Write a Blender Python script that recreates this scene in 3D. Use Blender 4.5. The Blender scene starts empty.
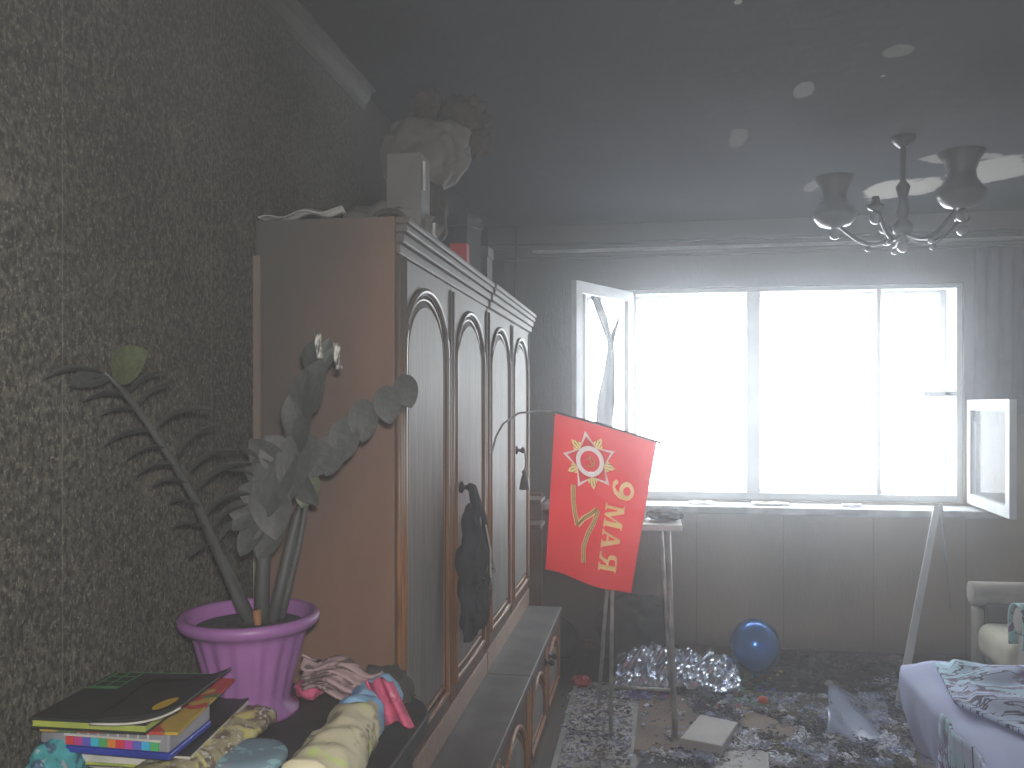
import bpy, bmesh, math, random
from mathutils import Vector, Matrix, noise
from mathutils.geometry import tessellate_polygon
R = random.Random(7)
PI = math.pi
C = bpy.context.scene.collection
S = bpy.context.scene

# ---------------------------------------------------------------- camera, world, light, exposure
F = 850.0; TH = math.atan(138 / 850); CH = 1.57
cam = bpy.data.objects.new('camera', bpy.data.cameras.new('camera')); C.objects.link(cam)
cam.location = (0, 0, CH); cam.rotation_euler = (PI / 2, 0, TH)
cam.data.sensor_width = 36; cam.data.lens = F / 1024 * 36
cam.data.shift_y = 21 / 1024; cam.data.clip_start = .02
S.camera = cam
w = bpy.data.worlds.new('overcast_sky'); S.world = w; w.use_nodes = True
w.node_tree.nodes['Background'].inputs[0].default_value = (.90, .96, 1.0, 1)
w.node_tree.nodes['Background'].inputs[1].default_value = 11.0
def area(name, loc, rot, sx, sy, e, col=(1, 1, 1), portal=False):
    l = bpy.data.lights.new(name, 'AREA'); l.shape = 'RECTANGLE'; l.size = sx; l.size_y = sy; l.energy = e; l.color = col
    o = bpy.data.objects.new(name, l); C.objects.link(o); o.location = loc; o.rotation_euler = rot
    if portal: l.cycles.is_portal = True
    return o
area('window_portal', (.72, 5.90, 1.62), (-PI / 2, 0, 0), 2.7, 1.5, 1, portal=True)
area('camera_flash', (.03, -.02, 1.64), (PI / 2 - .03, 0, TH), .05, .03, 25.0, (1, .96, .9))
S.view_settings.view_transform = 'Standard'; S.view_settings.look = 'None'
S.view_settings.gamma = 1; S.view_settings.use_curve_mapping = False
S.view_settings.exposure = 0.24
S.cycles.use_denoising = True
S.cycles.volume_bounces = 2; S.cycles.max_bounces = 8
S.cycles.sample_clamp_indirect = 6

def P(u, v, y):                      # a point of the room plane at depth y seen in direction (u, v)
    a = (u - 512) / F; s, c = math.sin(TH), math.cos(TH)
    t = y / (c + a * s)
    return Vector((t * (-s + a * c), y, CH + t * (405 - v) / F))
def PZ(u, v, h):                     # a point at height h
    a = (u - 512) / F; s, c = math.sin(TH), math.cos(TH)
    t = (h - CH) * F / (405 - v)
    return Vector((t * (-s + a * c), t * (c + a * s), h))

# ---------------------------------------------------------------- materials
class N:
    def __init__(s, name):
        s.m = bpy.data.materials.new(name); s.m.use_nodes = True; s.t = s.m.node_tree; s.b = s.t.nodes['Principled BSDF']
    def n(s, k, **kw):
        x = s.t.nodes.new('ShaderNode' + k)
        for a, b in kw.items():
            if a in x.bl_rna.properties: setattr(x, a, b)
            else: s.l(b, x.inputs[a.replace('_', ' ')])
        return x
    def l(s, v, inp):
        if isinstance(v, bpy.types.NodeSocket): s.t.links.new(v, inp)
        elif isinstance(v, (tuple, list)) and len(v) == 3 and inp.type == 'RGBA': inp.default_value = (*v, 1)
        else: inp.default_value = v
    def mix(s, f, a, b):
        x = s.t.nodes.new('ShaderNodeMix'); x.data_type = 'RGBA'
        s.l(f, x.inputs[0]); s.l(a, x.inputs[6]); s.l(b, x.inputs[7]); return x.outputs[2]
    def ramp(s, v, a, b, lo=0., hi=1.):
        x = s.t.nodes.new('ShaderNodeMapRange'); x.interpolation_type = 'SMOOTHSTEP'
        s.l(v, x.inputs[0]); s.l(a, x.inputs[1]); s.l(b, x.inputs[2]); s.l(lo, x.inputs[3]); s.l(hi, x.inputs[4]); return x.outputs[0]
    def math(s, op, a, b=0.):
        x = s.t.nodes.new('ShaderNodeMath'); x.operation = op; s.l(a, x.inputs[0]); s.l(b, x.inputs[1]); return x.outputs[0]
    def pos(s): return s.t.nodes.new('ShaderNodeNewGeometry').outputs['Position']
    def obj(s): return s.t.nodes.new('ShaderNodeTexCoord').outputs['Object']
    def mp(s, v, sc=(1, 1, 1), rot=(0, 0, 0)):
        x = s.t.nodes.new('ShaderNodeMapping'); s.l(v, x.inputs[0]); x.inputs['Scale'].default_value = sc; x.inputs['Rotation'].default_value = rot; return x.outputs[0]
    def noi(s, v, sc, det=4., dist=0., ro=.5):
        x = s.t.nodes.new('ShaderNodeTexNoise'); s.l(v, x.inputs['Vector']); x.inputs['Scale'].default_value = sc
        x.inputs['Detail'].default_value = det; x.inputs['Distortion'].default_value = dist; x.inputs['Roughness'].default_value = ro; return x.outputs['Fac']
    def z(s):
        x = s.t.nodes.new('ShaderNodeSeparateXYZ'); s.l(s.pos(), x.inputs[0]); return x.outputs
    def bump(s, h, st=.3, d=.01):
        x = s.t.nodes.new('ShaderNodeBump'); x.inputs['Strength'].default_value = st; x.inputs['Distance'].default_value = d
        s.l(h, x.inputs['Height']); s.l(x.outputs[0], s.b.inputs['Normal'])
    def soot(s, col, z0, z1, scol=(.03, .03, .032), sc=2.5, amt=.9):
        zz = s.math('ADD', s.z()[2], s.math('MULTIPLY', s.math('SUBTRACT', s.noi(s.pos(), sc, 5), .5), .9))
        return s.mix(s.ramp(zz, z0, z1, 0., amt), col, scol)
    def out(s, col, ro=.7, me=0., **k):
        s.l(col, s.b.inputs['Base Color']); s.l(ro, s.b.inputs['Roughness']); s.l(me, s.b.inputs['Metallic'])
        for a, b in k.items(): s.l(b, s.b.inputs[a.replace('_', ' ')])
        return s.m
def simple(name, c1, c2=None, sc=8., ro=.7, me=0., bump=.15, stretch=(1, 1, 1), soot=None, dist=0., **k):
    n = N(name); v = n.mp(n.obj(), stretch); f = n.noi(v, sc, 5, dist)
    c2 = c2 or tuple(x * .7 for x in c1)
    col = n.mix(n.ramp(f, .35, .65), c1, c2)
    if soot: col = n.soot(col, *soot)
    if bump: n.bump(f, bump)
    return n.out(col, ro, me, **k)

def m_wall_left():
    n = N('charred_wallpaper'); p = n.pos(); pv = n.mp(p, (1, 1, .7))
    f = n.noi(pv, 85, 6, .3, .75); g = n.noi(p, 2.2, 4, 0, .6); h = n.noi(pv, 170, 4, 0, .7)
    lo = n.mix(n.ramp(g, .35, .65), (.115, .105, .088), (.15, .143, .115))
    base = n.mix(n.ramp(f, .38, .62), (.040, .037, .033), lo)
    base = n.mix(n.ramp(h, .56, .66, 0., .8), base, (.30, .28, .25))
    k = n.noi(p, 7, 2); base = n.mix(n.ramp(k, .69, .74, 0., .25), base, (.24, .22, .18))
    z = n.z(); seam = n.math('ABSOLUTE', n.math('SUBTRACT', n.math('FRACT', n.math('MULTIPLY', z[1], 1 / .53)), .62))
    base = n.mix(n.ramp(seam, 0., .006, .35, 0.), base, (.32, .30, .26))
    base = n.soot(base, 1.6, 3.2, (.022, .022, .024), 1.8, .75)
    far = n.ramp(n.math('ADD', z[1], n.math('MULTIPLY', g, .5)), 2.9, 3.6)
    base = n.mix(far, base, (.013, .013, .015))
    n.bump(f, .8, .008); return n.out(base, .9, 0., Specular_IOR_Level=.25)
def m_wall_far():
    n = N('sooty_beige_wallpaper'); p = n.pos(); z = n.z()
    g = n.noi(p, 1.6, 5, .3); f = n.noi(n.mp(p, (1, 1, .3)), 60, 4)
    base = n.mix(n.ramp(g, .3, .7), (.48, .39, .30), (.33, .275, .22))
    base = n.mix(n.ramp(f, .45, .7, 0., .3), base, (.42, .38, .32))
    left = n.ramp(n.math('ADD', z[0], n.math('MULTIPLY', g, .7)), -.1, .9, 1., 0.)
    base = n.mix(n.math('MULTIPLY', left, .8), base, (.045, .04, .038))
    seam = n.math('ABSOLUTE', n.math('SUBTRACT', n.math('FRACT', n.math('MULTIPLY', z[0], 1 / .53)), .55))
    base = n.mix(n.ramp(seam, 0., .01, .4, 0.), base, (.10, .09, .08))
    base = n.soot(base, .9, 2.1, (.075, .072, .072), 1.5, .92)
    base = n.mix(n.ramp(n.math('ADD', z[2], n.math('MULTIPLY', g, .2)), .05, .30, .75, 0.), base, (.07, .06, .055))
    n.bump(f, .25); return n.out(base, .85)
def m_ceiling(patches):
    n = N('soot_blackened_ceiling'); p = n.pos(); g = n.noi(p, 1.3, 5, .5); f = n.noi(p, 14, 5)
    base = n.mix(n.ramp(g, .3, .7), (.008, .010, .015), (.016, .019, .026))
    base = n.mix(n.ramp(f, .55, .8, 0., .4), base, (.03, .03, .034))
    wv = n.noi(p, 5, 4, 0)
    for (c, rx, ry, a) in patches:
        v = n.t.nodes.new('ShaderNodeVectorMath'); v.operation = 'SUBTRACT'; n.l(p, v.inputs[0]); v.inputs[1].default_value = c
        v2 = n.t.nodes.new('ShaderNodeVectorMath'); v2.operation = 'MULTIPLY'; n.l(v.outputs[0], v2.inputs[0]); v2.inputs[1].default_value = (1 / rx, 1 / ry, 0)
        ln = n.t.nodes.new('ShaderNodeVectorMath'); ln.operation = 'LENGTH'; n.l(v2.outputs[0], ln.inputs[0])
        d = n.math('ADD', ln.outputs['Value'], n.math('MULTIPLY', n.math('SUBTRACT', wv, .5), 1.4))
        base = n.mix(n.ramp(d, .8, 1.0, a, 0.), base, (.26, .25, .23))
    n.bump(f, .3); return n.out(base, .95, 0., Specular_IOR_Level=.08)
def m_wood(name, c1, c2, ro=.4, soot=None, coat=.3, grain=(18, 18, 1.2)):
    n = N(name); v = n.mp(n.obj(), grain); f = n.noi(v, 3.0, 6, .8); d = n.noi(n.pos(), 6, 5)
    col = n.mix(n.ramp(f, .3, .7), c1, c2)
    col = n.mix(n.ramp(d, .45, .75, 0., .35), col, (.17, .155, .145))
    if soot: col = n.soot(col, *soot)
    n.bump(f, .12); return n.out(col, ro, 0., Coat_Weight=coat, Coat_Roughness=.3)
def m_floor():
    n = N('dirty_floorboards'); p = n.pos(); z = n.z(); f = n.noi(n.mp(p, (12, 1, 1)), 3, 5); g = n.noi(p, 2, 5)
    col = n.mix(n.ramp(f, .3, .7), (.10, .075, .06), (.06, .048, .04)); col = n.mix(n.ramp(g, .5, .8, 0., .6), col, (.13, .125, .12))
    fr = n.math('FRACT', n.math('MULTIPLY', z[0], 8.)); col = n.mix(n.ramp(fr, .0, .05, .8, 0.), col, (.02, .017, .015))
    n.bump(g, .2); return n.out(col, .7)
def m_rug():
    n = N('patterned_rug'); o = n.pos(); v = n.t.nodes.new('ShaderNodeTexVoronoi'); v.inputs['Scale'].default_value = 34; n.l(o, v.inputs['Vector'])
    f = n.noi(o, 22, 4, 1.2); col = n.mix(n.ramp(f, .42, .58), (.10, .10, .13), (.40, .38, .36))
    col = n.mix(n.ramp(v.outputs['Distance'], .1, .5, .55, 0.), col, (.55, .53, .50))
    n.bump(f, .4); return n.out(col, .95)
def m_speckle(name, cols, sc=30., ro=.7):
    n = N(name); o = n.obj(); v = n.t.nodes.new('ShaderNodeTexVoronoi'); v.inputs['Scale'].default_value = sc; n.l(o, v.inputs['Vector'])
    r = n.t.nodes.new('ShaderNodeValToRGB'); n.l(v.outputs['Color'], r.inputs[0]); r.color_ramp.interpolation = 'CONSTANT'
    e = r.color_ramp.elements
    while len(e) < len(cols): e.new(.5)
    for i, c in enumerate(cols): e[i].position = .15 + .7 * i / len(cols) if i else 0.; e[i].color = (*c, 1)
    return n.out(r.outputs[0], ro)
def m_print(name, base, cols, sc=9.):           # cloth print: blotches and vines
    n = N(name); o = n.obj(); col = base
    for i, (c, s_, lo, hi) in enumerate(cols):
        f = n.noi(n.mp(o, (1, 1, 1), (i, i * .7, i * 1.3)), s_, 3, 1.5); col = n.mix(n.ramp(f, lo, hi), col, c)
    n.bump(n.noi(o, 40, 3), .15); return n.out(col, .85)
def m_glass(name, col=(1, 1, 1), a=.18, ro=.05):
    n = N(name); m = n.m; t = n.t; tr = t.nodes.new('ShaderNodeBsdfTransparent'); mx = t.nodes.new('ShaderNodeMixShader')
    n.out(col, ro); mx.inputs[0].default_value = a
    t.links.new(tr.outputs[0], mx.inputs[1]); t.links.new(n.b.outputs[0], mx.inputs[2])
    t.links.new(mx.outputs[0], t.nodes['Material Output'].inputs['Surface']); return m
def m_cloth_thin(name, col, tr=.45, col2=None):
    n = N(name); t = n.t; f = n.noi(n.obj(), 5, 4); c = n.mix(n.ramp(f, .3, .7, 0., 1.), col, col2 or col); n.out(c, .7)
    x = t.nodes.new('ShaderNodeBsdfTranslucent'); n.l(c, x.inputs[0]); mx = t.nodes.new('ShaderNodeMixShader'); mx.inputs[0].default_value = tr
    t.links.new(n.b.outputs[0], mx.inputs[1]); t.links.new(x.outputs[0], mx.inputs[2]); t.links.new(mx.outputs[0], t.nodes['Material Output'].inputs['Surface']); return n.m
M = {}
M['wl'] = m_wall_left(); M['wf'] = m_wall_far(); M['floor'] = m_floor(); M['rug'] = m_rug()
def m_side():
    n = N('brown_side_panel'); f = n.noi(n.mp(n.obj(), (3, 3, .8)), 3, 5, .5); g = n.noi(n.pos(), 1.6, 4); z = n.z(); d = n.noi(n.pos(), 30, 5)
    col = n.mix(n.ramp(f, .3, .7), (.25, .14, .095), (.21, .115, .08)); col = n.mix(n.ramp(d, .6, .75, 0., .25), col, (.2, .18, .17))
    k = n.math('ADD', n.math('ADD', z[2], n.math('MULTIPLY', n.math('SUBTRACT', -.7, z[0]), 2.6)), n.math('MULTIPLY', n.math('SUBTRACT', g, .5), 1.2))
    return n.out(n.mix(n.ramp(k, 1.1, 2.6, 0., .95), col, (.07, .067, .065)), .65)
M['side'] = m_side()
M['frame'] = m_wood('dark_brown_wood', (.13, .06, .035), (.08, .038, .024), .58, (1.2, 2.2, (.10, .097, .094), 2., .85), 0.)
M['mould'] = m_wood('orange_brown_moulding', (.42, .19, .07), (.22, .095, .04), .4, (.9, 1.9, (.13, .125, .12), 2., .92), .1)
M['panel'] = m_wood('dusty_door_panel_painted_sheen', (.24, .225, .215), (.17, .16, .155), .62, (1.6, 2.6, (.16, .158, .155), 2., .6), 0.)  # dust, plus the window's grey reflection painted into the brown wood's base colour
M['benchtop'] = simple('dusty_grey_top', (.13, .13, .13), (.085, .085, .086), 7, .5, bump=.1)
M['riser'] = m_wood('pale_brown_rail', (.42, .29, .22), (.32, .21, .15), .5, None, .2, (2, 14, 14))
M['desk'] = simple('sooty_black_desk', (.018, .018, .019), (.035, .035, .035), 10, .6)
M['brass'] = simple('tarnished_dark_metal', (.05, .045, .04), (.02, .02, .02), 30, .45, .7)
M['pot'] = simple('purple_plastic', (.33, .135, .37), (.27, .115, .31), 5, .45, bump=.05)
M['soil'] = simple('dark_soil', (.02, .018, .016), (.05, .045, .04), 60, .95, bump=.6)
M['leaf'] = simple('soot_covered_leaf', (.060, .064, .063), (.042, .045, .045), 9, .6, bump=.15)
M['greenleaf'] = simple('olive_green_leaf', (.085, .105, .045), (.055, .065, .035), 9, .5)
M['cream'] = simple('cream_edge', (.5, .46, .36), (.36, .32, .26), 8, .7, soot=(1.05, 1.45, (.16, .115, .10), 3., .9))
M['white'] = simple('white_painted_wood', (.62, .64, .65), (.5, .52, .54), 5, .5)
M['sill'] = simple('white_sill', (.55, .56, .58), (.36, .37, .39), 9, .45)
M['greyw'] = simple('sooty_white_paint', (.36, .37, .37), (.24, .25, .25), 6, .6)
M['glass'] = m_glass('window_glass', (.9, .95, 1), .10)
M['metal'] = simple('grey_painted_metal', (.45, .45, .44), (.28, .28, .28), 12, .4, .3)
M['flag'] = m_cloth_thin('red_flag_cloth', (.90, .045, .05), .5, (.84, .035, .04))
M['gold'] = m_cloth_thin('gold_print', (1., .78, .28), .4, (1., .75, .35)); M['pale'] = m_cloth_thin('pale_print', (.95, .85, .8), .4)
M['darkprint'] = m_cloth_thin('dark_print', (.16, .07, .03), .4); M['olive'] = m_cloth_thin('olive_print', (.45, .40, .05), .4)
M['redprint'] = m_cloth_thin('deep_red_print', (.75, .03, .04), .5)
M['blackrod'] = simple('dark_rod', (.05, .05, .05), None, 20, .5)
M['denim'] = simple('dark_blue_black_cloth', (.022, .027, .034), (.04, .048, .058), 12, .85, bump=.5)
M['balloon'] = simple('blue_balloon_rubber', (.02, .22, .72), (.016, .18, .62), 2, .24, .6, bump=0, Coat_Weight=1., Coat_Roughness=.08)
M['foil'] = simple('silver_blue_foil', (.80, .85, .95), (.45, .50, .65), 14, .25, .85, bump=.5)
M['char'] = simple('charred_cloth', (.03, .028, .028), (.055, .052, .05), 6, .9, bump=.5)
M['lav'] = simple('lavender_sheet', (.46, .52, .78), (.40, .44, .70), 4, .8, bump=.3)
def m_throw():
    n = N('teal_purple_floral_print'); o = n.obj(); f = n.noi(o, 4, 3); col = n.mix(n.ramp(f, .4, .6), (.42, .64, .78), (.52, .60, .84))
    a = n.noi(n.mp(o, (3.0, 8, 1), (0, 0, .5)), 1.6, 4, 1.2); band = n.math('ABSOLUTE', n.math('SUBTRACT', a, .5)); col = n.mix(n.ramp(band, .016, .034, .98, 0.), col, (.05, .035, .10))
    b = n.noi(o, 24, 3, .5); c = n.noi(o, 3.2, 2); col = n.mix(n.math('MULTIPLY', n.ramp(b, .47, .53), n.ramp(c, .50, .58)), col, (.14, .09, .22))
    return n.out(col, .85)
M['throw'] = m_throw()
M['chairf'] = simple('beige_grey_upholstery', (.36, .33, .29), (.27, .25, .23), 9, .9, bump=.2)
M['chaird'] = simple('brown_grey_upholstery', (.09, .078, .072), (.07, .06, .056), 9, .9, bump=.2)
M['cushion'] = simple('cream_upholstery', (.50, .47, .38), (.42, .40, .33), 9, .9, bump=.2)
M['tealcl'] = m_print('teal_print_cloth', (.30, .50, .48), [((.12, .08, .18), 14, .55, .6)])
M['card'] = simple('brown_cardboard', (.22, .17, .14), (.15, .115, .10), 5, .85)
M['whitebox'] = simple('dusty_white_card', (.46, .44, .43), (.38, .36, .36), 5, .8)
M['plast'] = m_glass('bluish_clear_plastic', (.5, .58, .78), .5, .2)
M['red'] = simple('red_plastic', (.45, .03, .04), None, 6, .4)
M['orange'] = simple('orange_red_plastic', (.70, .08, .04), None, 6, .4)
M['rubble'] = m_speckle('pale_scraps', [(.04, .04, .06), (.42, .44, .55), (.20, .20, .24), (.34, .38, .55), (.07, .07, .12), (.58, .60, .68), (.17, .15, .13)], 12)
M['colscrap'] = m_speckle('coloured_scraps', [(.45, .05, .04), (.08, .30, .12), (.5, .4, .08), (.5, .5, .5), (.10, .10, .35), (.4, .25, .15)], 6)
M['blackbook'] = simple('black_cover', (.02, .021, .02), (.026, .028, .026), 3, .55)
M['lime'] = simple('yellow_green_pages', (.42, .48, .08), (.30, .36, .08), 20, .7)
M['paper'] = simple('dusty_white_paper', (.58, .57, .53), (.44, .43, .40), 12, .8)
M['greybox'] = simple('grey_lilac_card', (.30, .30, .34), (.22, .22, .25), 6, .5)
M['blue'] = simple('deep_blue_plastic', (.03, .05, .36), None, 6, .4)
M['yellow'] = simple('yellow_orange', (.95, .60, .03), None, 9, .6)
M['green'] = simple('green_print', (.12, .34, .12), (.06, .2, .07), 12, .6)
M['mag'] = m_print('magazine_print', (.08, .16, .06), [((.45, .04, .03), 5, .48, .52), ((.45, .30, .05), 8, .56, .60)])
M['wrap'] = m_print('tan_printed_wrap', (.34, .30, .18), [((.15, .11, .07), 16, .47, .55), ((.55, .50, .16), 12, .55, .62), ((.55, .55, .52), 60, .56, .64)])
M['disc'] = m_print('blue_grey_printed_lid', (.17, .26, .32), [((.25, .45, .50), 14, .56, .62), ((.5, .1, .2), 25, .68, .72), ((.5, .6, .62), 30, .66, .70)])
M['rollc'] = m_print('cream_printed_fabric', (.56, .52, .36), [((.20, .17, .11), 11, .54, .66), ((.50, .58, .22), 9, .62, .68), ((.65, .30, .12), 6, .68, .72)])
M['rollb'] = simple('blue_fabric', (.13, .30, .55), (.25, .42, .60), 14, .8)
M['pink'] = m_print('pink_printed_cloth', (.55, .10, .20), [((.38, .06, .13), 15, .5, .6), ((.62, .25, .33), 30, .6, .7)])
M['pinkgrey'] = m_print('dusty_pink_striped_cloth', (.42, .30, .31), [((.12, .09, .09), 20, .52, .60)])
M['turq'] = m_print('turquoise_plastic_bag', (.07, .36, .40), [((.05, .12, .20), 22, .5, .6), ((.4, .45, .5), 26, .62, .7)])
M['shade'] = simple('sooty_glass_shade', (.018, .018, .022), (.012, .012, .015), 6, .4, bump=.05, Coat_Weight=.5)
M['crystal'] = simple('glass_ball', (.25, .25, .28), None, 6, .08, .3, bump=0, Coat_Weight=1.)
M['dstrip'] = simple('dark_grey_cloth', (.05, .05, .05), (.035, .035, .035), 9, .9)
M['ashgrey'] = simple('ash_grey_sheet', (.17, .165, .16), (.11, .108, .105), 5, .8, bump=.4)
M['paleash'] = simple('pale_ash_board', (.17, .168, .165), (.12, .118, .116), 5, .6)
M['burnt'] = simple('scorched_brown', (.055, .038, .030), (.03, .026, .025), 9, .9, bump=.6)
M['darkbox'] = simple('dark_blue_grey_box', (.045, .05, .062), (.03, .033, .04), 5, .8)
M['curt'] = m_cloth_thin('grey_lilac_net', (.15, .135, .17), .2, (.11, .10, .13))
M['lamp'] = simple('silver_paper', (.8, .8, .8), None, 9, .3, .2)
cols7 = [(.6, .05, .05), (.5, .05, .25), (.12, .10, .5), (.05, .45, .6), (.08, .35, .12), (.65, .2, .04), (.6, .04, .06), (.45, .06, .35), (.1, .12, .5), (.05, .4, .65), (.08, .4, .15)]
M['pens'] = [simple('marker_colour_' + 'abcdefghijk'[i], c, c, 5, .5) for i, c in enumerate(cols7)]

# ---------------------------------------------------------------- mesh helpers
def finish(name, bm, mat, parent=None, smooth=False, loc=None, bevel=0., seg=2):
    me = bpy.data.meshes.new(name); bmesh.ops.recalc_face_normals(bm, faces=bm.faces); bm.to_mesh(me); bm.free()
    me.materials.append(mat)
    if smooth:
        for p in me.polygons: p.use_smooth = True
    o = bpy.data.objects.new(name, me); C.objects.link(o)
    if loc: o.location = loc
    if parent: o.parent = parent
    if bevel:
        b = o.modifiers.new('bevel', 'BEVEL'); b.width = bevel; b.segments = seg; b.limit_method = 'ANGLE'
    return o
def bx(bm, a, b, mtx=None):
    vs = [bm.verts.new((x, y, z)) for x in (a[0], b[0]) for y in (a[1], b[1]) for z in (a[2], b[2])]
    for f in ((0, 1, 3, 2), (4, 6, 7, 5), (0, 4, 5, 1), (2, 3, 7, 6), (0, 2, 6, 4), (1, 5, 7, 3)): bm.faces.new([vs[i] for i in f])
    if mtx:
        for v in vs: v.co = mtx @ v.co
def box(name, a, b, mat, parent=None, bevel=0., mtx=None):
    bm = bmesh.new(); bx(bm, a, b, mtx); return finish(name, bm, mat, parent, bevel=bevel)
def tube(bm, pts, r, n=8, cap=True):
    pts = [Vector(p) for p in pts]; rs = r if isinstance(r, (list, tuple)) else [r] * len(pts); rings = []
    for i, p in enumerate(pts):
        d = (pts[min(i + 1, len(pts) - 1)] - pts[max(i - 1, 0)]).normalized()
        up = Vector((0, 0, 1)) if abs(d.z) < .9 else Vector((1, 0, 0)); a = d.cross(up).normalized(); b = d.cross(a)
        rings.append([bm.verts.new(p + (a * math.cos(t) + b * math.sin(t)) * rs[i]) for t in [2 * PI * k / n for k in range(n)]])
    for A, B in zip(rings, rings[1:]):
        for k in range(n): bm.faces.new((A[k], A[(k + 1) % n], B[(k + 1) % n], B[k]))
    if cap: bm.faces.new(rings[0]); bm.faces.new(rings[-1])
def tubeo(name, pts, r, mat, parent=None, n=8):
    bm = bmesh.new(); tube(bm, pts, r, n); return finish(name, bm, mat, parent, True)
def lathe(bm, prof, n=32, c=(0, 0, 0), fn=None):
    rings = []
    for (r, z) in prof:
        rings.append([bm.verts.new((c[0] + (r * (fn(t, z) if fn else 1)) * math.cos(t), c[1] + (r * (fn(t, z) if fn else 1)) * math.sin(t), c[2] + z)) for t in [2 * PI * k / n for k in range(n)]])
    for A, B in zip(rings, rings[1:]):
        for k in range(n): bm.faces.new((A[k], A[(k + 1) % n], B[(k + 1) % n], B[k]))
    return rings
def latheo(name, prof, mat, parent=None, n=32, c=(0, 0, 0), fn=None, cap=True):
    bm = bmesh.new(); r = lathe(bm, prof, n, c, fn)
    if cap:
        for q in (r[0], r[-1]):
            if len(q) > 2: bm.faces.new(q)
    return finish(name, bm, mat, parent, True)
def grid(bm, nu, nv, fn, closed=False):
    vs = [[bm.verts.new(fn(i / nu, j / nv)) for j in range(nv + 1)] for i in range(nu + 1)]
    for i in range(nu):
        for j in range(nv): bm.faces.new((vs[i][j], vs[i + 1][j], vs[i + 1][j + 1], vs[i][j + 1]))
    return vs
def sheet(name, nu, nv, fn, mat, parent=None, thick=.004, smooth=True):
    bm = bmesh.new(); grid(bm, nu, nv, fn); o = finish(name, bm, mat, parent, smooth)
    s = o.modifiers.new('thickness', 'SOLIDIFY'); s.thickness = thick; s.offset = 0; return o
def lump(name, c, r, mat, parent=None, amp=.25, sc=4., sub=4, seed=0, flat=False, floor=None):
    bm = bmesh.new(); bmesh.ops.create_icosphere(bm, subdivisions=sub, radius=1)
    for v in bm.verts:
        d = 1 + amp * noise.fractal(v.co * sc + Vector((seed, seed * 2, 0)), 1, 2, 3)
        v.co = Vector((v.co.x * r[0] * d, v.co.y * r[1] * d, v.co.z * r[2] * d)) + Vector(c)
        if floor is not None and v.co.z < floor: v.co.z = floor + .001 * R.random()
    return finish(name, bm, mat, parent, not flat)
def thing(name, label, cat, loc=(0, 0, 0), group=None):
    o = bpy.data.objects.new(name, None); C.objects.link(o); o.location = loc; o.empty_display_size = .1
    return tag(o, label, cat, group)
def tag(o, label=None, cat=None, group=None, kind=None):
    if label: o['label'] = label
    if cat: o['category'] = cat
    if group: o['group'] = group
    if kind: o['kind'] = kind
    return o
def st(o, label=None): o['kind'] = 'structure'; return o
def par(child, parent):                        # keep world place under an Empty that has a location
    child.parent = parent; child.matrix_parent_inverse = Matrix.Translation(parent.location).inverted(); return child
class UnderRoot:
    pass

# ---------------------------------------------------------------- room shell
XL, XR, YF, YN, ZC = -1.05, 2.75, 5.5, -.7, 2.735
WX0, WX1, WZ0, WZ1 = -.46, 1.87, .975, 2.31
T = .36
st(box('floor', (XL - .2, YN - .2, -.12), (XR + .2, YF + T, 0), M['floor']))
cp = [(PZ(892, 190, ZC), .17, .22, 1.), (PZ(925, 187, ZC), .09, .2, .9), (PZ(988, 172, ZC), .20, .30, 1.), (PZ(955, 158, ZC), .20, .10, .7), (PZ(803, 90, ZC), .042, .10, .5), (PZ(898, 51, ZC), .055, .06, .5),
      (PZ(812, 187, ZC), .04, .12, .35), (PZ(738, 138, ZC), .05, .14, .25), (PZ(883, 76, ZC), .008, .01, 1.), (PZ(738, 2, ZC), .015, .02, 1.)]
M['ceil'] = m_ceiling([((c.x, c.y, 0), a, b, d) for c, a, b, d in cp])
st(box('ceiling', (XL - .2, YN - .2, ZC), (XR + .2, YF + T, ZC + .12), M['ceil']))
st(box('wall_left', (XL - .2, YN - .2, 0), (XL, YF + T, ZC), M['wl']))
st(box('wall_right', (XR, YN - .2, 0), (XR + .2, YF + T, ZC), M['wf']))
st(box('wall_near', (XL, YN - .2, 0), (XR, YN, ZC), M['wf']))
bm = bmesh.new()
bx(bm, (XL, YF, 0), (WX0, YF + T, ZC)); bx(bm, (WX1, YF, 0), (XR, YF + T, ZC)); bx(bm, (WX0, YF, 0), (WX1, YF + T, WZ0)); bx(bm, (WX0, YF, WZ1), (WX1, YF + T, ZC))
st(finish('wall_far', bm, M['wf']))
# cornice on the left wall (only the near stretch is still there), mouldings on the far wall, baseboards
def prof_y(name, y0, y1, pts, mat):
    bm = bmesh.new(); A = [bm.verts.new((x, y0, z)) for x, z in pts]; B = [bm.verts.new((x, y1, z)) for x, z in pts]
    k = len(pts)
    for i in range(k): bm.faces.new((A[i], A[(i + 1) % k], B[(i + 1) % k], B[i]))
    bm.faces.new(A); bm.faces.new(B); return finish(name, bm, mat)
M['cornice'] = simple('smoked_cornice', (.04, .037, .034), (.026, .025, .023), 10, .8)
st(prof_y('trim_1', YN, 3.02, [(XL, ZC), (XL, ZC - .075), (XL + .008, ZC - .075), (XL + .012, ZC - .055), (XL + .03, ZC - .03), (XL + .035, ZC - .012), (XL + .05, ZC - .008), (XL + .05, ZC)], M['cornice']))
def far_trim(name, z0, z1, d, mat, x0=XL + .01, x1=XR):
    return st(box(name, (x0, YF - d, z0), (x1, YF, z1), mat, bevel=.004))
far_trim('trim_2', 2.60, 2.615, .05, M['cornice']); far_trim('trim_3', 2.555, 2.567, .065, M['greyw'], -.75); far_trim('trim_4', 2.515, 2.53, .03, M['cornice'])
far_trim('baseboard_far', 0, .055, .015, M['frame'])
st(box('baseboard_left', (XL, YN, 0), (XL + .015, YF - .02, .055), M['frame']))

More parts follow.
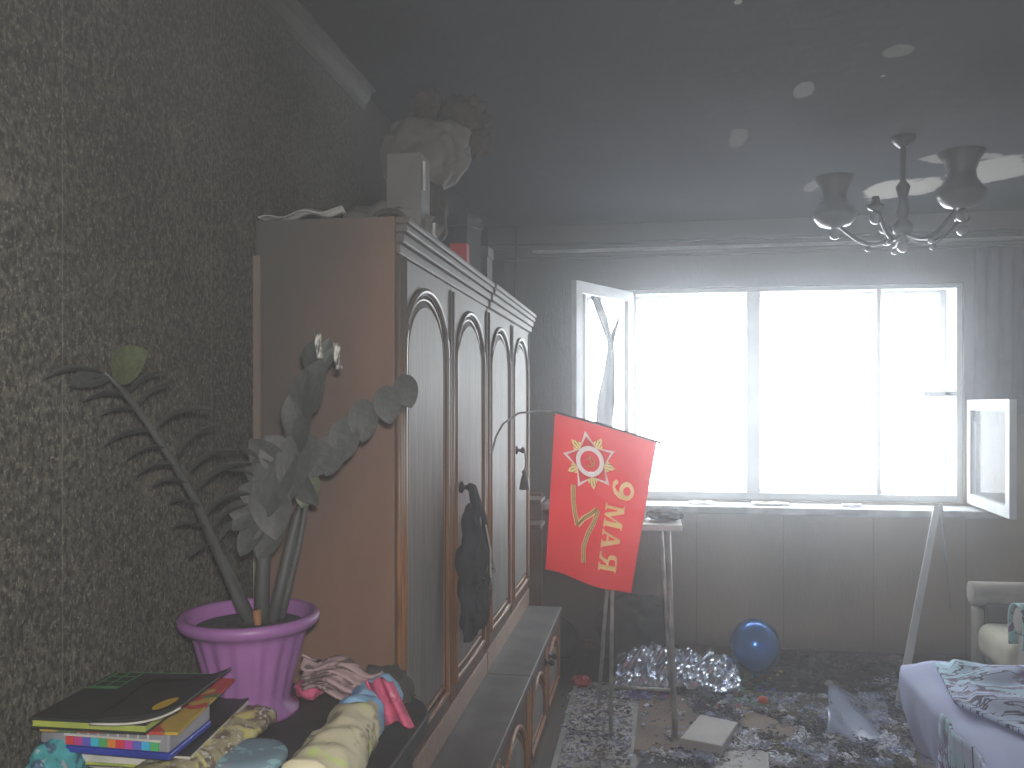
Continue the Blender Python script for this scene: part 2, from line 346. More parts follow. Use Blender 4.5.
# ---------------------------------------------------------------- window
win = bpy.data.objects.new('window_1', None); C.objects.link(win); win.location = (.7, YF, WZ0); win['kind'] = 'structure'
def wp(name, a, b, mat=None, bev=.004):
    o = box(name, a, b, mat or M['white'], bevel=bev); return par(o, win)
fy0, fy1 = YF + .02, YF + .085
for (x0, x1) in ((WX0, WX0 + .05), (WX1 - .035, WX1)): wp('frame_post', (x0, fy0, WZ0), (x1, fy1, WZ1))
wp('head_rail', (WX0 + .05, fy0, WZ1 - .03), (WX1 - .035, fy1, WZ1)); wp('bottom_rail', (WX0 + .05, fy0, WZ0), (WX1 - .035, fy1, WZ0 + .045))
mull = [(-.155, -.085), (.60, .685), (1.375, 1.405)]
for a, b in mull: wp('mullion', (a, fy0, WZ0 + .045), (b, fy1, WZ1 - .03))
edges = [WX0 + .05, *[k for m in mull for k in m], WX1 - .035]
for i in range(0, 8, 2):
    x0, x1 = edges[i], edges[i + 1]
    if i in (4,): wp('pane', (x0, fy0 + .03, WZ0 + .045), (x1, fy0 + .036, WZ1 - .03), M['glass'], 0)
# outer frame in the thickness of the wall
oy0, oy1 = YF + .28, YF + .33
for (x0, x1) in ((WX0, WX0 + .05), (.61, .67), (1.375, 1.4), (WX1 - .05, WX1)): wp('outer_post', (x0, oy0, WZ0), (x1, oy1, WZ1))
wp('outer_rail', (WX0 + .05, oy0, WZ0), (WX1 - .05, oy1, WZ0 + .04)); wp('outer_rail', (WX0 + .05, oy0, WZ1 - .03), (WX1 - .05, oy1, WZ1))
M['liner'] = simple('white_reveal', (.6, .62, .64), None, 5, .6)
wp('reveal_lining', (WX1 - .012, YF + .086, WZ0), (WX1, oy0, WZ1), M['liner'], 0); wp('reveal_lining', (WX0, YF + .086, WZ0), (WX0 + .012, oy0, WZ1), M['liner'], 0)
wp('transom', (WX1 - .22, fy0, 1.62), (WX1 - .035, fy1, 1.655))
wp('catch', (WX1 - .10, fy0 - .02, 1.63), (WX1 - .05, fy0, 1.65), M['brass'])
sl = wp('sill_board', (WX0 - .2, 5.24, WZ0 - .06), (WX1 + .12, YF + .02, WZ0 - .015), M['sill'], .008)
def sash(hx, hy, ex, ey, z0, z1, w=.045, t=.035, glassm=None, mat=None):
    L = math.hypot(ex - hx, ey - hy); a = math.atan2(ey - hy, ex - hx); mt = Matrix.Translation((hx, hy, 0)) @ Matrix.Rotation(a, 4, 'Z')
    s = par(box('opened_sash', (0, -t / 2, z0), (w, t / 2, z1), mat or M['white'], bevel=.004, mtx=mt), win)
    def sub(nm, A, B, m=None):
        o = box(nm, A, B, m or mat or M['white'], mtx=mt); o.parent = s; return o
    sub('free_stile', (L - w, -t / 2, z0), (L, t / 2, z1)); sub('top_rail', (w, -t / 2, z1 - w), (L - w, t / 2, z1)); sub('lower_rail', (w, -t / 2, z0), (L - w, t / 2, z0 + w))
    sub('glass', (w, -.002, z0 + w), (L - w, .002, z1 - w), glassm or M['glass']); return s
fe = P(574, 270, 4.90)
sash(-.12, YF - .005, fe.x, 4.90, WZ0 + .01, WZ1 - .02, .065)
se = P(1013, 520, 4.75)
sash(WX1 + .03, YF - .01, se.x, 4.75, WZ0 + .005, 1.60, .06, mat=M['white'])
# torn strips of cloth hanging on the opened left sash
hs = thing('torn_curtain', 'torn grey strips of curtain knotted in the left opening of the window', 'curtain', (-.35, 5.3, 1.0))
def strip(name, pts, ws, y, mat, parent):
    Q = [P(u, v, y) for u, v in pts]; k = len(Q) - 1
    def fn(a, b):
        i = min(int(a * k), k - 1); f = a * k - i; p = Q[i].lerp(Q[i + 1], f); wd = ws[i] + (ws[i + 1] - ws[i]) * f
        return p + Vector(((b - .5) * wd, .012 * math.sin(9 * b + 4 * a), 0))
    o = sheet(name, k * 4, 6, fn, mat, None, .004); par(o, parent); return o
strip('upper_strip', [(590, 283), (603, 318), (611, 345)], [.05, .055, .03], 5.30, M['dstrip'], hs)
strip('upper_strip', [(619, 318), (613, 335), (611, 346)], [.012, .03, .03], 5.30, M['dstrip'], hs)
strip('lower_strip', [(611, 345), (609, 375), (606, 400), (603, 440), (600, 470)], [.035, .075, .11, .10, .11], 5.30, M['dstrip'], hs)
tag(strip('knot', [(610, 343), (611, 350)], [.04, .04], 5.29, M['char'], hs))
# small litter on the sill
for i, (u, v, a, b, m, lb) in enumerate([(703, 506, .16, .05, 'paper', 'white paper sheet lying on the window sill left of centre'), (775, 508, .22, .07, 'paper', 'large crumpled white paper on the middle of the window sill'),
                                   (858, 509, .12, .05, 'greybox', 'small grey scrap on the window sill right of centre')]):
    p = PZ(u, v, WZ0 - .012); x0, y0 = p.x, 5.36
    o = sheet('paper_scrap', 8, 4, lambda s_, t_: Vector((x0 + (s_ - .5) * a, y0 + (t_ - .5) * b * 1.6, WZ0 - .010 + .012 * abs(math.sin(6 * s_ + 3 * t_ + i)))), M[m], None, .002)
    tag(o, lb, 'paper')
# lilac net remnant right of the window
c0 = P(972, 300, 5.42)
o = sheet('net_curtain', 40, 12, lambda a, b: Vector((c0.x + a * .52, 5.40 + .018 * math.sin(a * 45), 2.50 - b * (1.02 + .04 * math.sin(9 * a)))), M['curt'], None, .003)
tag(o, 'sooty lilac net curtain hanging on the wall right of the window', 'curtain')

# ---------------------------------------------------------------- wall unit (tall cabinets and low cabinets)
XW, XB = -.66, -.49           # front planes
def arch_pts(w, h, inset=0., n=14):
    x = w / 2 - inset; r = x; top = h - inset; sp = top - r * .78; pts = [(-x, inset), (x, inset)]
    for k in range(n + 1):
        t = PI * k / n; pts.append((x * math.cos(t), sp + (top - sp) * math.sin(t)))
    return pts
def door(parent, y0, y1, z0, z1, xf, handle=None, nm='door'):
    w_, h_ = y1 - y0, z1 - z0; g = .004; t = .022; mg = .075
    dr = thing(nm, None, None); C.objects.unlink(dr); bpy.data.objects.remove(dr)
    # frame: rectangle with arched hole
    outer = [(-w_ / 2 + g, g), (w_ / 2 - g, g), (w_ / 2 - g, h_ - g), (-w_ / 2 + g, h_ - g)]
    iw, ih = w_ - 2 * mg, h_ - 2 * mg
    inner = [(x, y + mg) for x, y in arch_pts(iw, ih)]
    tri = tessellate_polygon([[Vector((x, y, 0)) for x, y in outer], [Vector((x, y, 0)) for x, y in inner]])
    allp = outer + inner; yc = (y0 + y1) / 2
    W = lambda x, y, d: Vector((xf + d, yc + x, z0 + y))
    bm = bmesh.new(); fr = [bm.verts.new(W(x, y, 0)) for x, y in allp]; bk = [bm.verts.new(W(x, y, -t)) for x, y in allp]
    for a, b, c in tri:
        if len({a, b, c}) == 3: bm.faces.new((fr[a], fr[b], fr[c])); bm.faces.new((bk[c], bk[b], bk[a]))
    for lo, hi in ((0, 4), (4, len(allp))):
        k = hi - lo
        for i in range(k): bm.faces.new((fr[lo + i], fr[lo + (i + 1) % k], bk[lo + (i + 1) % k], bk[lo + i]))
    d = par(finish(nm, bm, M['frame']), parent)
    # raised panel
    bm = bmesh.new(); lay = [(0.0, -.014), (.012, -.014), (.034, -.002), (.036, .001)]
    rings = [[bm.verts.new(W(x, y + mg, dd)) for x, y in arch_pts(iw, ih, ins)] for ins, dd in lay]
    for A, B in zip(rings, rings[1:]):
        k = len(A)
        for i in range(k): bm.faces.new((A[i], A[(i + 1) % k], B[(i + 1) % k], B[i]))
    bm.faces.new(rings[-1]); p = finish('panel', bm, M['panel']); p.parent = d
    # bead mouldings round the panel
    bm = bmesh.new()
    for ins, r, dd in ((-.012, .009, .003), (.012, .006, -.006)):
        q = [W(x, y + mg, dd) for x, y in arch_pts(iw, ih, ins, 20)]; q.append(q[0]); q.append(q[1]); tube(bm, q, r, 6, False)
    mo = finish('moulding', bm, M['mould'], None, True); mo.parent = d
    # edge beads
    for s_ in (-1, 1):
        eb = tubeo('edge_bead', [W(s_ * (w_ / 2 - .02), .02, .002), W(s_ * (w_ / 2 - .02), h_ - .02, .002)], .007, M['mould'], None, 6); eb.parent = d
    if handle:
        hy, hz, tassel = handle
        bm = bmesh.new(); lathe(bm, [(.001, 0), (.02, .0), (.022, .006), (.008, .012), (.008, .022), (.016, .03), (.014, .042), (.001, .046)], 14)
        if tassel:
            for v in bm.verts: pass
        kb = finish('handle', bm, M['brass'], None, True); kb.matrix_world = Matrix.Translation((xf + .002, hy, hz)) @ Matrix.Rotation(PI / 2, 4, 'Y'); kb.parent = d
    return d
def tall_cabinet(y0, y1, label, proud):
    r = thing('wardrobe', label, 'wardrobe', ((XL + XW) / 2, (y0 + y1) / 2, .47), 'tall cabinets of the wall unit'); zt = 2.0
    xb = XL + .002; z0 = .472
    A = lambda nm, a, b, m, bev=.002: par(box(nm, a, b, m, bevel=bev), r)
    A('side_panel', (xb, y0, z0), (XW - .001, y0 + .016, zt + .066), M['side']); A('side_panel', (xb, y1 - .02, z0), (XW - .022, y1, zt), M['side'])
    A('back_panel', (xb, y0 + .02, z0), (xb + .008, y1 - .02, zt), M['frame']); A('top_panel', (xb, y0 + .0205, zt + .03), (XW - .0225, y1 - .0205, zt + .066), M['frame'])
    A('base_rail', (xb + .02, y0 + .017, z0), (XW + .002, y1 - .001, z0 + .085), M['riser'])
    ym = (y0 + y1) / 2
    A('divider', (xb + .02, ym - .01, z0 + .09), (XW - .025, ym + .01, zt), M['frame'])
    # cornice in three steps, front and near end
    for k, (z_, h_, pr) in enumerate(((zt - .03, .028, .008), (zt, .026, .018), (zt + .028, .020, .028), (zt + .050, .018, .034))):
        A('cornice', (XW - .0215, y0 + (.0165 if y0 < 3 else .002), z_), (XW + pr + proud, y1 - .001 + 0, z_ + h_), M['frame'], .004)
    return r
u1 = tall_cabinet(2.15, 3.42, 'nearer brown wooden double-door wardrobe with arched panels beside the potted plant', 0.)
u2 = tall_cabinet(3.422, 4.65, 'farther wooden double-door wardrobe with arched panels and a slightly proud cornice, nearest the window', .008)
zd0, zd1 = .56, 1.972
h1 = P(461, 487, 2.99); h2 = P(518, 462, 4.22)
door(u1, 2.167, 2.785, zd0, zd1, XW); door(u1, 2.785, 3.41, zd0, zd1, XW, (2.93, 1.28, 0))
door(u2, 3.435, 4.04, zd0, zd1, XW); door(u2, 4.04, 4.64, zd0, zd1, XW, (4.18, 1.345, 1))
par(box('edge_strip', (XL + .001, 2.135, .93), (XL + .022, 2.149, 1.97), M['cream']), u1)
# stiles at the near front corner
for k in range(3):
    par(tubeo('corner_bead', [(XW + .006, 2.172 + k * .022, .57), (XW + .006, 2.172 + k * .022, 1.968)], .008, M['mould']), u1)
# tassel and keys on the far handle
ts = thing('key_tassel', 'dark tassel on a cord hanging from the far wardrobe handle', 'tassel', (XW + .03, 4.18, 1.2))
par(tubeo('cord', [(XW + .045, 4.18, 1.345), (XW + .05, 4.185, 1.29), (XW + .045, 4.18, 1.24)], .003, M['blackrod']), ts)
bm = bmesh.new(); lathe(bm, [(.004, .10), (.015, .09), (.012, .075), (.02, .05), (.028, 0)], 12, (XW + .045, 4.18, 1.15)); par(finish('tassel_skirt', bm, M['blackrod'], None, True), ts)
def low_cabinet(y0, y1, label):
    r = thing('low_cabinet', label, 'cabinet', ((XL + XB) / 2, (y0 + y1) / 2, 0), 'low cabinets of the wall unit'); xb = XL + .018
    A = lambda nm, a, b, m, bev=.002: par(box(nm, a, b, m, bevel=bev), r)
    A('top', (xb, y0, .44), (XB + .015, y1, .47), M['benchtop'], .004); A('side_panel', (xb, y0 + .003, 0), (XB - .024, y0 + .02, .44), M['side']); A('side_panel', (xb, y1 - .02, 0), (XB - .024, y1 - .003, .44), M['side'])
    A('plinth', (xb, y0 + .02, 0), (XB - .04, y1 - .02, .05), M['frame']); A('back_panel', (xb, y0 + .02, .05), (xb + .01, y1 - .02, .44), M['frame'])
    ym = (y0 + y1) / 2
    for a, b, hy in ((y0 + .004, ym, ym - .05), (ym, y1 - .004, ym + .05)): door(r, a, b, .045, .435, XB, (hy if a > y0 + .1 else ym - .05, .36, 0))
    return r
low_cabinet(2.0, 3.42, 'nearer low brown cabinet with dusty top below the first wardrobe')
low_cabinet(3.422, 4.62, 'farther low brown cabinet with dusty top below the second wardrobe, nearest the window')
# small corner shelf beyond the tall cabinets
cs = thing('corner_shelf', 'small dark open shelf unit beyond the far end of the wall unit', 'shelf', (-.85, 4.8, 0))
for z_, in ((.88,), (1.02,), (.04,)): par(box('shelf_board', (XL + .02, 4.70, z_), (-.60, 4.90, z_ + .02), M['frame'], bevel=.003), cs)
par(box('upright', (XL + .02, 4.902, 0), (-.62, 4.92, 1.06), M['frame']), cs)

# ---------------------------------------------------------------- things on top of the wardrobes
ZT = 2.0685
def P2(u, v, y): return P(u, v, y)
o = sheet('crumpled_paper', 24, 5, lambda a, b: Vector((P(257 + 83 * a, 0, 2.18).x, 2.165 + .06 * b, ZT + .006 + .030 * math.sin(min(a * 1.15, 1) * PI * .5) * (1 - abs(b - .5)) + .006 * math.sin(14 * a))), M['lamp'], None, .002)
tag(o, 'thin crumpled white paper lying along the near edge of the wardrobe top', 'paper')
o = lump('plastic_bag', (-.83, 2.62, ZT + .06), (.15, .10, .075), M['ashgrey'], None, .35, 2.5, 4, 3, floor=ZT + .001)
tag(o, 'ash-grey crumpled bag behind the white paper on the wardrobe top', 'bag')
a = P(408, 222, 2.62)
wb = thing('upright_box', 'tall pale grey narrow box standing on the near wardrobe top', 'box', (a.x, 2.62, ZT))
par(box('carton', (a.x - .05, 2.55, ZT), (a.x + .062, 2.66, ZT + .285), M['paleash'], bevel=.004), wb)
par(box('torn_edge', (a.x + .065, 2.56, ZT + .17), (a.x + .069, 2.575, ZT + .26), M['lamp']), wb)
par(box('torn_edge', (a.x + .086, 2.60, ZT + .0), (a.x + .094, 2.625, ZT + .075), M['lamp']), wb)
b1 = P(430, 152, 2.76)
sb = thing('scorched_bundle', 'large ash-grey billowing sheet with scorched brown top above the wardrobe', 'sheet', (b1.x, 2.76, ZT))
par(lump('sheet_body', (b1.x - .02, 2.78, b1.z), (.15, .09, .125), M['ashgrey'], None, .22, 1.6, 5, 4), sb)
par(lump('sheet_fold', (b1.x - .02, 2.75, ZT + .12), (.075, .06, .14), M['char'], None, .25, 2.2, 4, 5, floor=ZT + .001), sb)
for (u, v, rr, sd) in ((428, 106, .05, 1), (462, 120, .08, 2), (476, 142, .05, 4)):
    q = P(u, v, 2.86); par(lump('scorched_patch', q, (rr, rr * .7, rr), M['burnt'], None, .5, 2.5, 4, sd), sb)
a = P(459, 240, 3.15)
o = box('red_box', (a.x - .03, 3.12, ZT), (a.x + .036, 3.17, ZT + .11), M['red'], bevel=.003); tag(o, 'small red box standing on the wardrobe top near the middle', 'box')
a = P(382, 200, 2.47)
o = box('red_packet', (a.x - .03, 2.44, ZT), (a.x + .03, 2.48, ZT + .055), M['red'], bevel=.003); tag(o, 'small red packet beside the tall pale box on the wardrobe', 'box')
a = P(392, 213, 2.27)
bm = bmesh.new(); tube(bm, [Vector((a.x + .045 * math.cos(t), 2.24, ZT + .003 + .03 * math.sin(t))) for t in [PI * k / 12 for k in range(13)]], .007, 8)
tag(finish('bent_handle', bm, M['char'], None, True), 'small dark bent hoop on the near front corner of the wardrobe top', 'hoop')
for i, (y, dx, wx, hz, lb) in enumerate([(3.40, 0, .10, .26, 'dark grey box behind the small red box on the wardrobe top'), (3.75, .0, .09, .20, 'middle dark box on the farther wardrobe top'), (4.15, -.02, .10, .26, 'dark box nearest the window on the farther wardrobe top')]):
    mt = Matrix.Translation((-.80 + dx, y, ZT)) @ Matrix.Rotation(.3 * (i - 1), 4, 'Z')
    bm = bmesh.new(); bx(bm, (-wx, -.06, 0), (wx, .06, hz)); bx(bm, (-wx - .006, -.066, hz - .04), (wx + .006, .066, hz + .004)); bm.transform(mt)
    tag(finish('storage_box', bm, M['darkbox']), lb, 'box')
c1 = P(508, 190, 5.3)
tag(tubeo('hanging_cable', [(-.86, 5.45, 2.72), (-.855, 5.43, 2.5), (-.865, 5.44, 2.2), (-.86, 5.45, 1.2)], .008, M['darkbox']), 'dark cable running down the wall corner left of the window', 'cable')

# ---------------------------------------------------------------- dark bag hanging on the wardrobe handle
bg = thing('hanging_bag', 'dark blue-black cloth bag hanging from the near wardrobe handle', 'bag', (XW + .07, 2.93, .8))
def bagf(a, b):
    z = 1.235 - b * .45; w_ = (.025 + .075 * min(1, b * 2.6) ** .8) * (1 - .55 * max(0, b - .72) / .28)
    t = 2 * PI * a; n_ = noise.fractal(Vector((math.cos(t) * 1.5, math.sin(t) * 1.5, b * 6)), 1, 2, 3) * .02
    return Vector((XW + .065 + (w_ * .42 + n_) * math.cos(t), 2.83 - .03 * b + (w_ + n_) * math.sin(t), z))
bm = bmesh.new(); vs = grid(bm, 32, 30, bagf); bmesh.ops.remove_doubles(bm, verts=bm.verts, dist=1e-5)
par(finish('bag_body', bm, M['denim'], None, True), bg)
par(tubeo('strap', [(XW + .04, 2.93, 1.285), (XW + .055, 2.88, 1.25), (XW + .09, 2.80, 1.15), (XW + .10, 2.75, .98)], .012, M['denim']), bg)
par(tubeo('strap', [(XW + .045, 2.935, 1.285), (XW + .09, 2.90, 1.18), (XW + .115, 2.90, 1.0), (XW + .09, 2.87, .90)], .010, M['denim']), bg)
par(lump('pocket', (XW + .10, 2.80, .90), (.03, .07, .08), M['denim'], None, .2, 3, 4, 2), bg)
par(tubeo('pale_cord', [(XW + .105, 2.86, 1.16), (XW + .12, 2.87, 1.07), (XW + .125, 2.84, 1.0), (XW + .13, 2.86, .95)], .0035, M['paper']), bg)
for k in range(5): par(lump('bead', (XW + .13, 2.86 + .012 * math.sin(k * 2), 1.02 - k * .02), (.008, .008, .008), M['greyw'], None, 0, 1, 2), bg)

# ---------------------------------------------------------------- desk with the plant
DZ = .915
dk = thing('black_dresser', 'sooty black dresser under the potted plant and the piles', 'dresser', (-.75, 1.4, 0))
bm = bmesh.new(); pts = [(XL + .02, .95), (-.462, .95), (-.462, 1.66)] + [(-.562 + .10 * math.cos(t), 1.72 + .14 * math.sin(t)) for t in [PI / 2 * k / 6 for k in range(7)]] + [(XL + .02, 1.93)]
A_ = [bm.verts.new((x, y, DZ)) for x, y in pts]; B_ = [bm.verts.new((x, y, DZ - .035)) for x, y in pts]
for i in range(len(pts)): bm.faces.new((A_[i], A_[(i + 1) % len(pts)], B_[(i + 1) % len(pts)], B_[i]))
bm.faces.new(A_); bm.faces.new(B_); par(finish('desk_top', bm, M['desk'], bevel=.004), dk)
par(box('carcass', (XL + .03, 1.0, .06), (-.52, 1.80, DZ - .035), M['desk'], bevel=.004), dk)
for x in (-.98, -.58):
    for y in (1.04, 1.74): par(box('leg', (x, y, 0), (x + .05, y + .05, .06), M['desk']), dk)
for k in range(3): 
    d = par(box('drawer', (-.519, 1.02, .10 + k * .26), (-.505, 1.78, .34 + k * .26), M['desk'], bevel=.004), dk)
    kb = latheo('knob', [(.001, 0), (.012, 0), (.008, .01), (.016, .022), (.001, .03)], M['brass'], None, 12, cap=False); kb.matrix_world = Matrix.Translation((-.505, 1.4, .22 + k * .26)) @ Matrix.Rotation(PI / 2, 4, 'Y'); kb.parent = d

pc = Vector((-.843, 1.70, DZ))
pl = thing('potted_plant', 'soot-covered plant with long drooping leaves in a fluted purple pot', 'plant', pc)
flute = lambda t, z: 1 + (.035 * math.sin(18 * t) * max(0, min(1, (z - .03) / .04)) * max(0, min(1, (.185 - z) / .03)))
par(latheo('pot', [(0.0951, 0.0000), (0.1018, 0.0028), (0.1028, 0.0113), (0.0834, 0.0283), (0.0873, 0.0567), (0.0951, 0.0945), (0.1048, 0.1323), (0.1145, 0.1654), (0.1183, 0.1795), (0.1358, 0.1852), (0.1445, 0.1937), (0.1465, 0.2041), (0.1416, 0.2126), (0.1339, 0.2136), (0.1271, 0.2079), (0.1222, 0.1890), (0.0970, 0.1795)], M['pot'], None, 96, pc, flute), pl)
par(latheo('soil', [(0.1183, 0.1852), (0.0873, 0.1918), (0.0388, 0.1947), (0.0010, 0.1947)], M['soil'], None, 32, pc, cap=False), pl)
def leaf_mesh():
    bm = bmesh.new(); n = 10; vs = []
    for i in range(n + 1):
        t = i / n; w_ = math.sin(PI * t ** .85) ** .62 * .5 if 0 < i < n else 0.02; arch = .10 * math.sin(PI * t)
        vs.append([bm.verts.new((t, s_ * w_, arch + (.10 * abs(s_) * w_ * 2 - .03))) for s_ in (-1, -.5, 0, .5, 1)])
    for a, b in zip(vs, vs[1:]):
        for k in range(4): bm.faces.new((a[k], b[k], b[k + 1], a[k + 1]))
    me = bpy.data.meshes.new('leaf'); bm.to_mesh(me); bm.free(); me.materials.append(M['leaf'])
    for p in me.polygons: p.use_smooth = True
    return me
LM = leaf_mesh(); LG = LM.copy(); LG.materials[0] = M['greenleaf']
def leaf(a, b, width, nrm, stem, me=None, arch=1.):
    a, b = Vector(a), Vector(b); X = b - a; L = X.length; X.normalize(); Zv = Vector(nrm); Zv = (Zv - Zv.dot(X) * X).normalized(); Yv = Zv.cross(X)
    m = Matrix(((X.x * L, Yv.x * width, Zv.x * L * arch, a.x), (X.y * L, Yv.y * width, Zv.y * L * arch, a.y), (X.z * L, Yv.z * width, Zv.z * L * arch, a.z), (0, 0, 0, 1)))
    o = bpy.data.objects.new('leaf', me or LM); C.objects.link(o); o.matrix_world = m; o.parent = stem; return o
def stemo(px, rs, ys):
    pts = [P(u, v, y) for (u, v), y in zip(px, ys)]; o = tubeo('stem', pts, rs, M['leaf'], None, 10); par(o, pl); return o
def lf(u1, v1, y1, u2, v2, y2, w_, n_, stem, me=None, arch=1.):
    w_ *= 1.2 if w_ > .041 else 1
    return leaf(P(u1, v1, y1), P(u2, v2, y2), w_, n_, stem, me, arch)
up = (0.05, -.05, 1)
sA = stemo([(256, 632), (240, 600), (212, 540), (196, 500), (172, 460), (145, 420), (118, 385), (104, 372)], [.016, .015, .012, .009, .007, .006, .0045, .003], [1.70, 1.68, 1.62, 1.58, 1.53, 1.46, 1.40, 1.37])
ys = lambda u: 1.37 + (u - 104) * .00217
for (u1_, v1_, u2_, v2_) in [(112, 380, 68, 390), (129, 396, 82, 401), (142, 411, 100, 415), (155, 431, 103, 446), (166, 447, 126, 459), (176, 465, 135, 476), (187, 482, 151, 486), (200, 507, 168, 501), (207, 527, 172, 527), (213, 545, 190, 556)]:
    y = ys(u1_)
    lf(u1_, v1_, y, u2_, v2_, y - .05, .035, (0, -.06, 1), sA)
for (u1_, v1_, u2_, v2_) in [(131, 390, 166, 371), (141, 402, 174, 383), (158, 425, 212, 409), (178, 455, 219, 424), (190, 470, 237, 449), (198, 488, 252, 462), (206, 515, 250, 492), (212, 530, 247, 503)]:
    y = ys(u1_)
    lf(u1_, v1_, y, u2_, v2_, y + .01, .035, (-.1, -.16, 1), sA)
lf(112, 377, 1.385, 147, 351, 1.37, .055, (.2, -1, .2), sA, LG, .4)
lf(104, 372, 1.37, 43, 378, 1.30, .03, (0, -.25, 1), sA); lf(108, 374, 1.38, 70, 386, 1.33, .05, (.0, -.8, .6), sA, arch=.4)
# middle stalk
sB = stemo([(262, 632), (262, 590), (264, 545), (272, 500), (285, 455), (300, 410), (314, 370), (324, 345)], [.017, .016, .014, .012, .010, .008, .006, .004], [1.70, 1.70, 1.70, 1.71, 1.72, 1.73, 1.74, 1.74])
for (u1_, v1_, u2_, v2_, w_) in [(300, 430, 306, 368, .055), (304, 415, 322, 360, .06), (300, 440, 292, 392, .05), (292, 455, 310, 405, .06), (288, 470, 266, 436, .065), (282, 470, 250, 440, .06), (275, 480, 246, 462, .06), (276, 500, 238, 488, .055),
                                 (270, 500, 232, 530, .05), (272, 515, 228, 512, .045), (280, 440, 300, 490, .07), (290, 440, 262, 520, .08), (268, 470, 276, 540, .075), (300, 430, 290, 500, .065), (262, 520, 240, 556, .045), (285, 460, 318, 505, .05), (313, 380, 338, 345, .03), (308, 372, 318, 340, .045), (316, 375, 330, 338, .035), (280, 520, 258, 560, .05)]:
    lf(u1_, v1_, 1.71, u2_, v2_, 1.69 + R.uniform(-.03, .01), w_, (R.uniform(-.3, .3), -1, R.uniform(-.1, .4)), sB, arch=.5)
for (u1_, v1_, u2_, v2_) in [(250, 500, 215, 528), (246, 520, 219, 540), (262, 480, 226, 470), (256, 470, 238, 445)]: lf(u1_, v1_, 1.70, u2_, v2_, 1.66, .04, (-.2, -.4, 1), sB)
# right stalk with the row of oval leaves
sC = stemo([(270, 632), (280, 590), (290, 545), (296, 515), (306, 485), (326, 460), (350, 435), (378, 412), (404, 388)], [.014, .013, .012, .009, .007, .006, .005, .004, .003], [1.71, 1.72, 1.74, 1.75, 1.76, 1.77, 1.78, 1.79, 1.80])
for (u1_, v1_, u2_, v2_, w_, y) in [(402, 374, 411, 408, .046, 1.79), (386, 385, 390, 424, .052, 1.78), (364, 399, 363, 442, .056, 1.77), (346, 417, 343, 462, .058, 1.76), (334, 434, 327, 476, .06, 1.75), (322, 440, 312, 478, .062, 1.74), (306, 430, 300, 480, .06, 1.73)]:
    lf(u1_, v1_, y, u2_, v2_, y - .015, w_, (.1, -1, .1), sC, arch=.35)
lf(312, 470, 1.74, 302, 508, 1.72, .045, (.2, -1, .2), sC, LG, .35)
sD = stemo([(278, 628), (288, 590), (299, 545), (306, 505), (318, 470)], [.010, .009, .007, .006, .004], [1.735, 1.75, 1.77, 1.78, 1.79])
par(tubeo('dry_sheath', [P(258, 632, 1.675), P(257, 610, 1.678)], [.007, .010], simple('brown_sheath', (.30, .14, .06), None, 9, .8)), pl)
# shiny bits caught on the top leaves
for (u, v, y) in ((317, 345, 1.665), (336, 356, 1.67)):
    q = P(u, v, y); par(sheet('scorched_leaf_tip', 6, 10, lambda a, b, q=q: q + Vector(((a - .5) * .014 + .006 * b, .004 * math.sin(9 * b + 7 * a), (b - .5) * -.055)), simple('pale_dried_leaf', (.45, .45, .42), (.06, .06, .06), 60, .4), None, .002), pl)

# ---------------------------------------------------------------- pile of books and papers beside the pot
def quad(u, v, h): return PZ(u, v, h)
def slab(name, c, z0, z1, mat, bevel=.0, smooth=False):
    bm = bmesh.new(); A = [bm.verts.new((x, y, z0)) for x, y in c]; B = [bm.verts.new((x, y, z1)) for x, y in c]; k = len(c)
    for i in range(k): bm.faces.new((A[i], A[(i + 1) % k], B[(i + 1) % k], B[i]))
    bm.faces.new(A); bm.faces.new(B); return finish(name, bm, mat, bevel=bevel)
def c4(pts, h): return [tuple(PZ(u, v, h)[:2]) for u, v in pts]
def shrink(c, f, dx=0, dy=0):
    mx = sum(p[0] for p in c) / len(c); my = sum(p[1] for p in c) / len(c); return [(mx + (p[0] - mx) * f + dx, my + (p[1] - my) * f + dy) for p in c]
nb = c4([(30, 717), (146, 723), (214, 674), (115, 672)], 1.05)
LX = XL + .012
nb = [(max(x, LX), y) for x, y in nb]
th = thing('sketchbook', 'thick black sketchbook with yellow-green page edges on top of the pile', 'book', (nb[0][0], nb[0][1], 1.03))
par(slab('back_cover', nb, 1.031, 1.034, M['blackbook']), th); par(slab('page_block', shrink(nb, .975), 1.034, 1.045, M['lime']), th); par(slab('front_cover', nb, 1.045, 1.050, M['blackbook']), th)
# grid print on the cover's far left corner
e1, e2, e3 = Vector((*nb[3], 1.0505)), Vector((*nb[2], 1.0505)), Vector((*nb[0], 1.0505))
def onb(s_, t_): return e1 + (e2 - e1) * s_ + (e3 - e1) * t_
bm = bmesh.new()
for (s0, s1, t0, t1) in [(.03, .95, .0, .018), (.02, .30, .10, .125), (.0, .32, .34, .40), (.03, .06, .0, .36), (.16, .18, .0, .36), (.29, .31, .0, .36), (.02, .31, .22, .24)]:
    bm.faces.new([bm.verts.new(onb(a, b)) for a, b in ((s0, t0), (s1, t0), (s1, t1), (s0, t1))])
par(finish('green_grid_print', bm, M['green']), th)
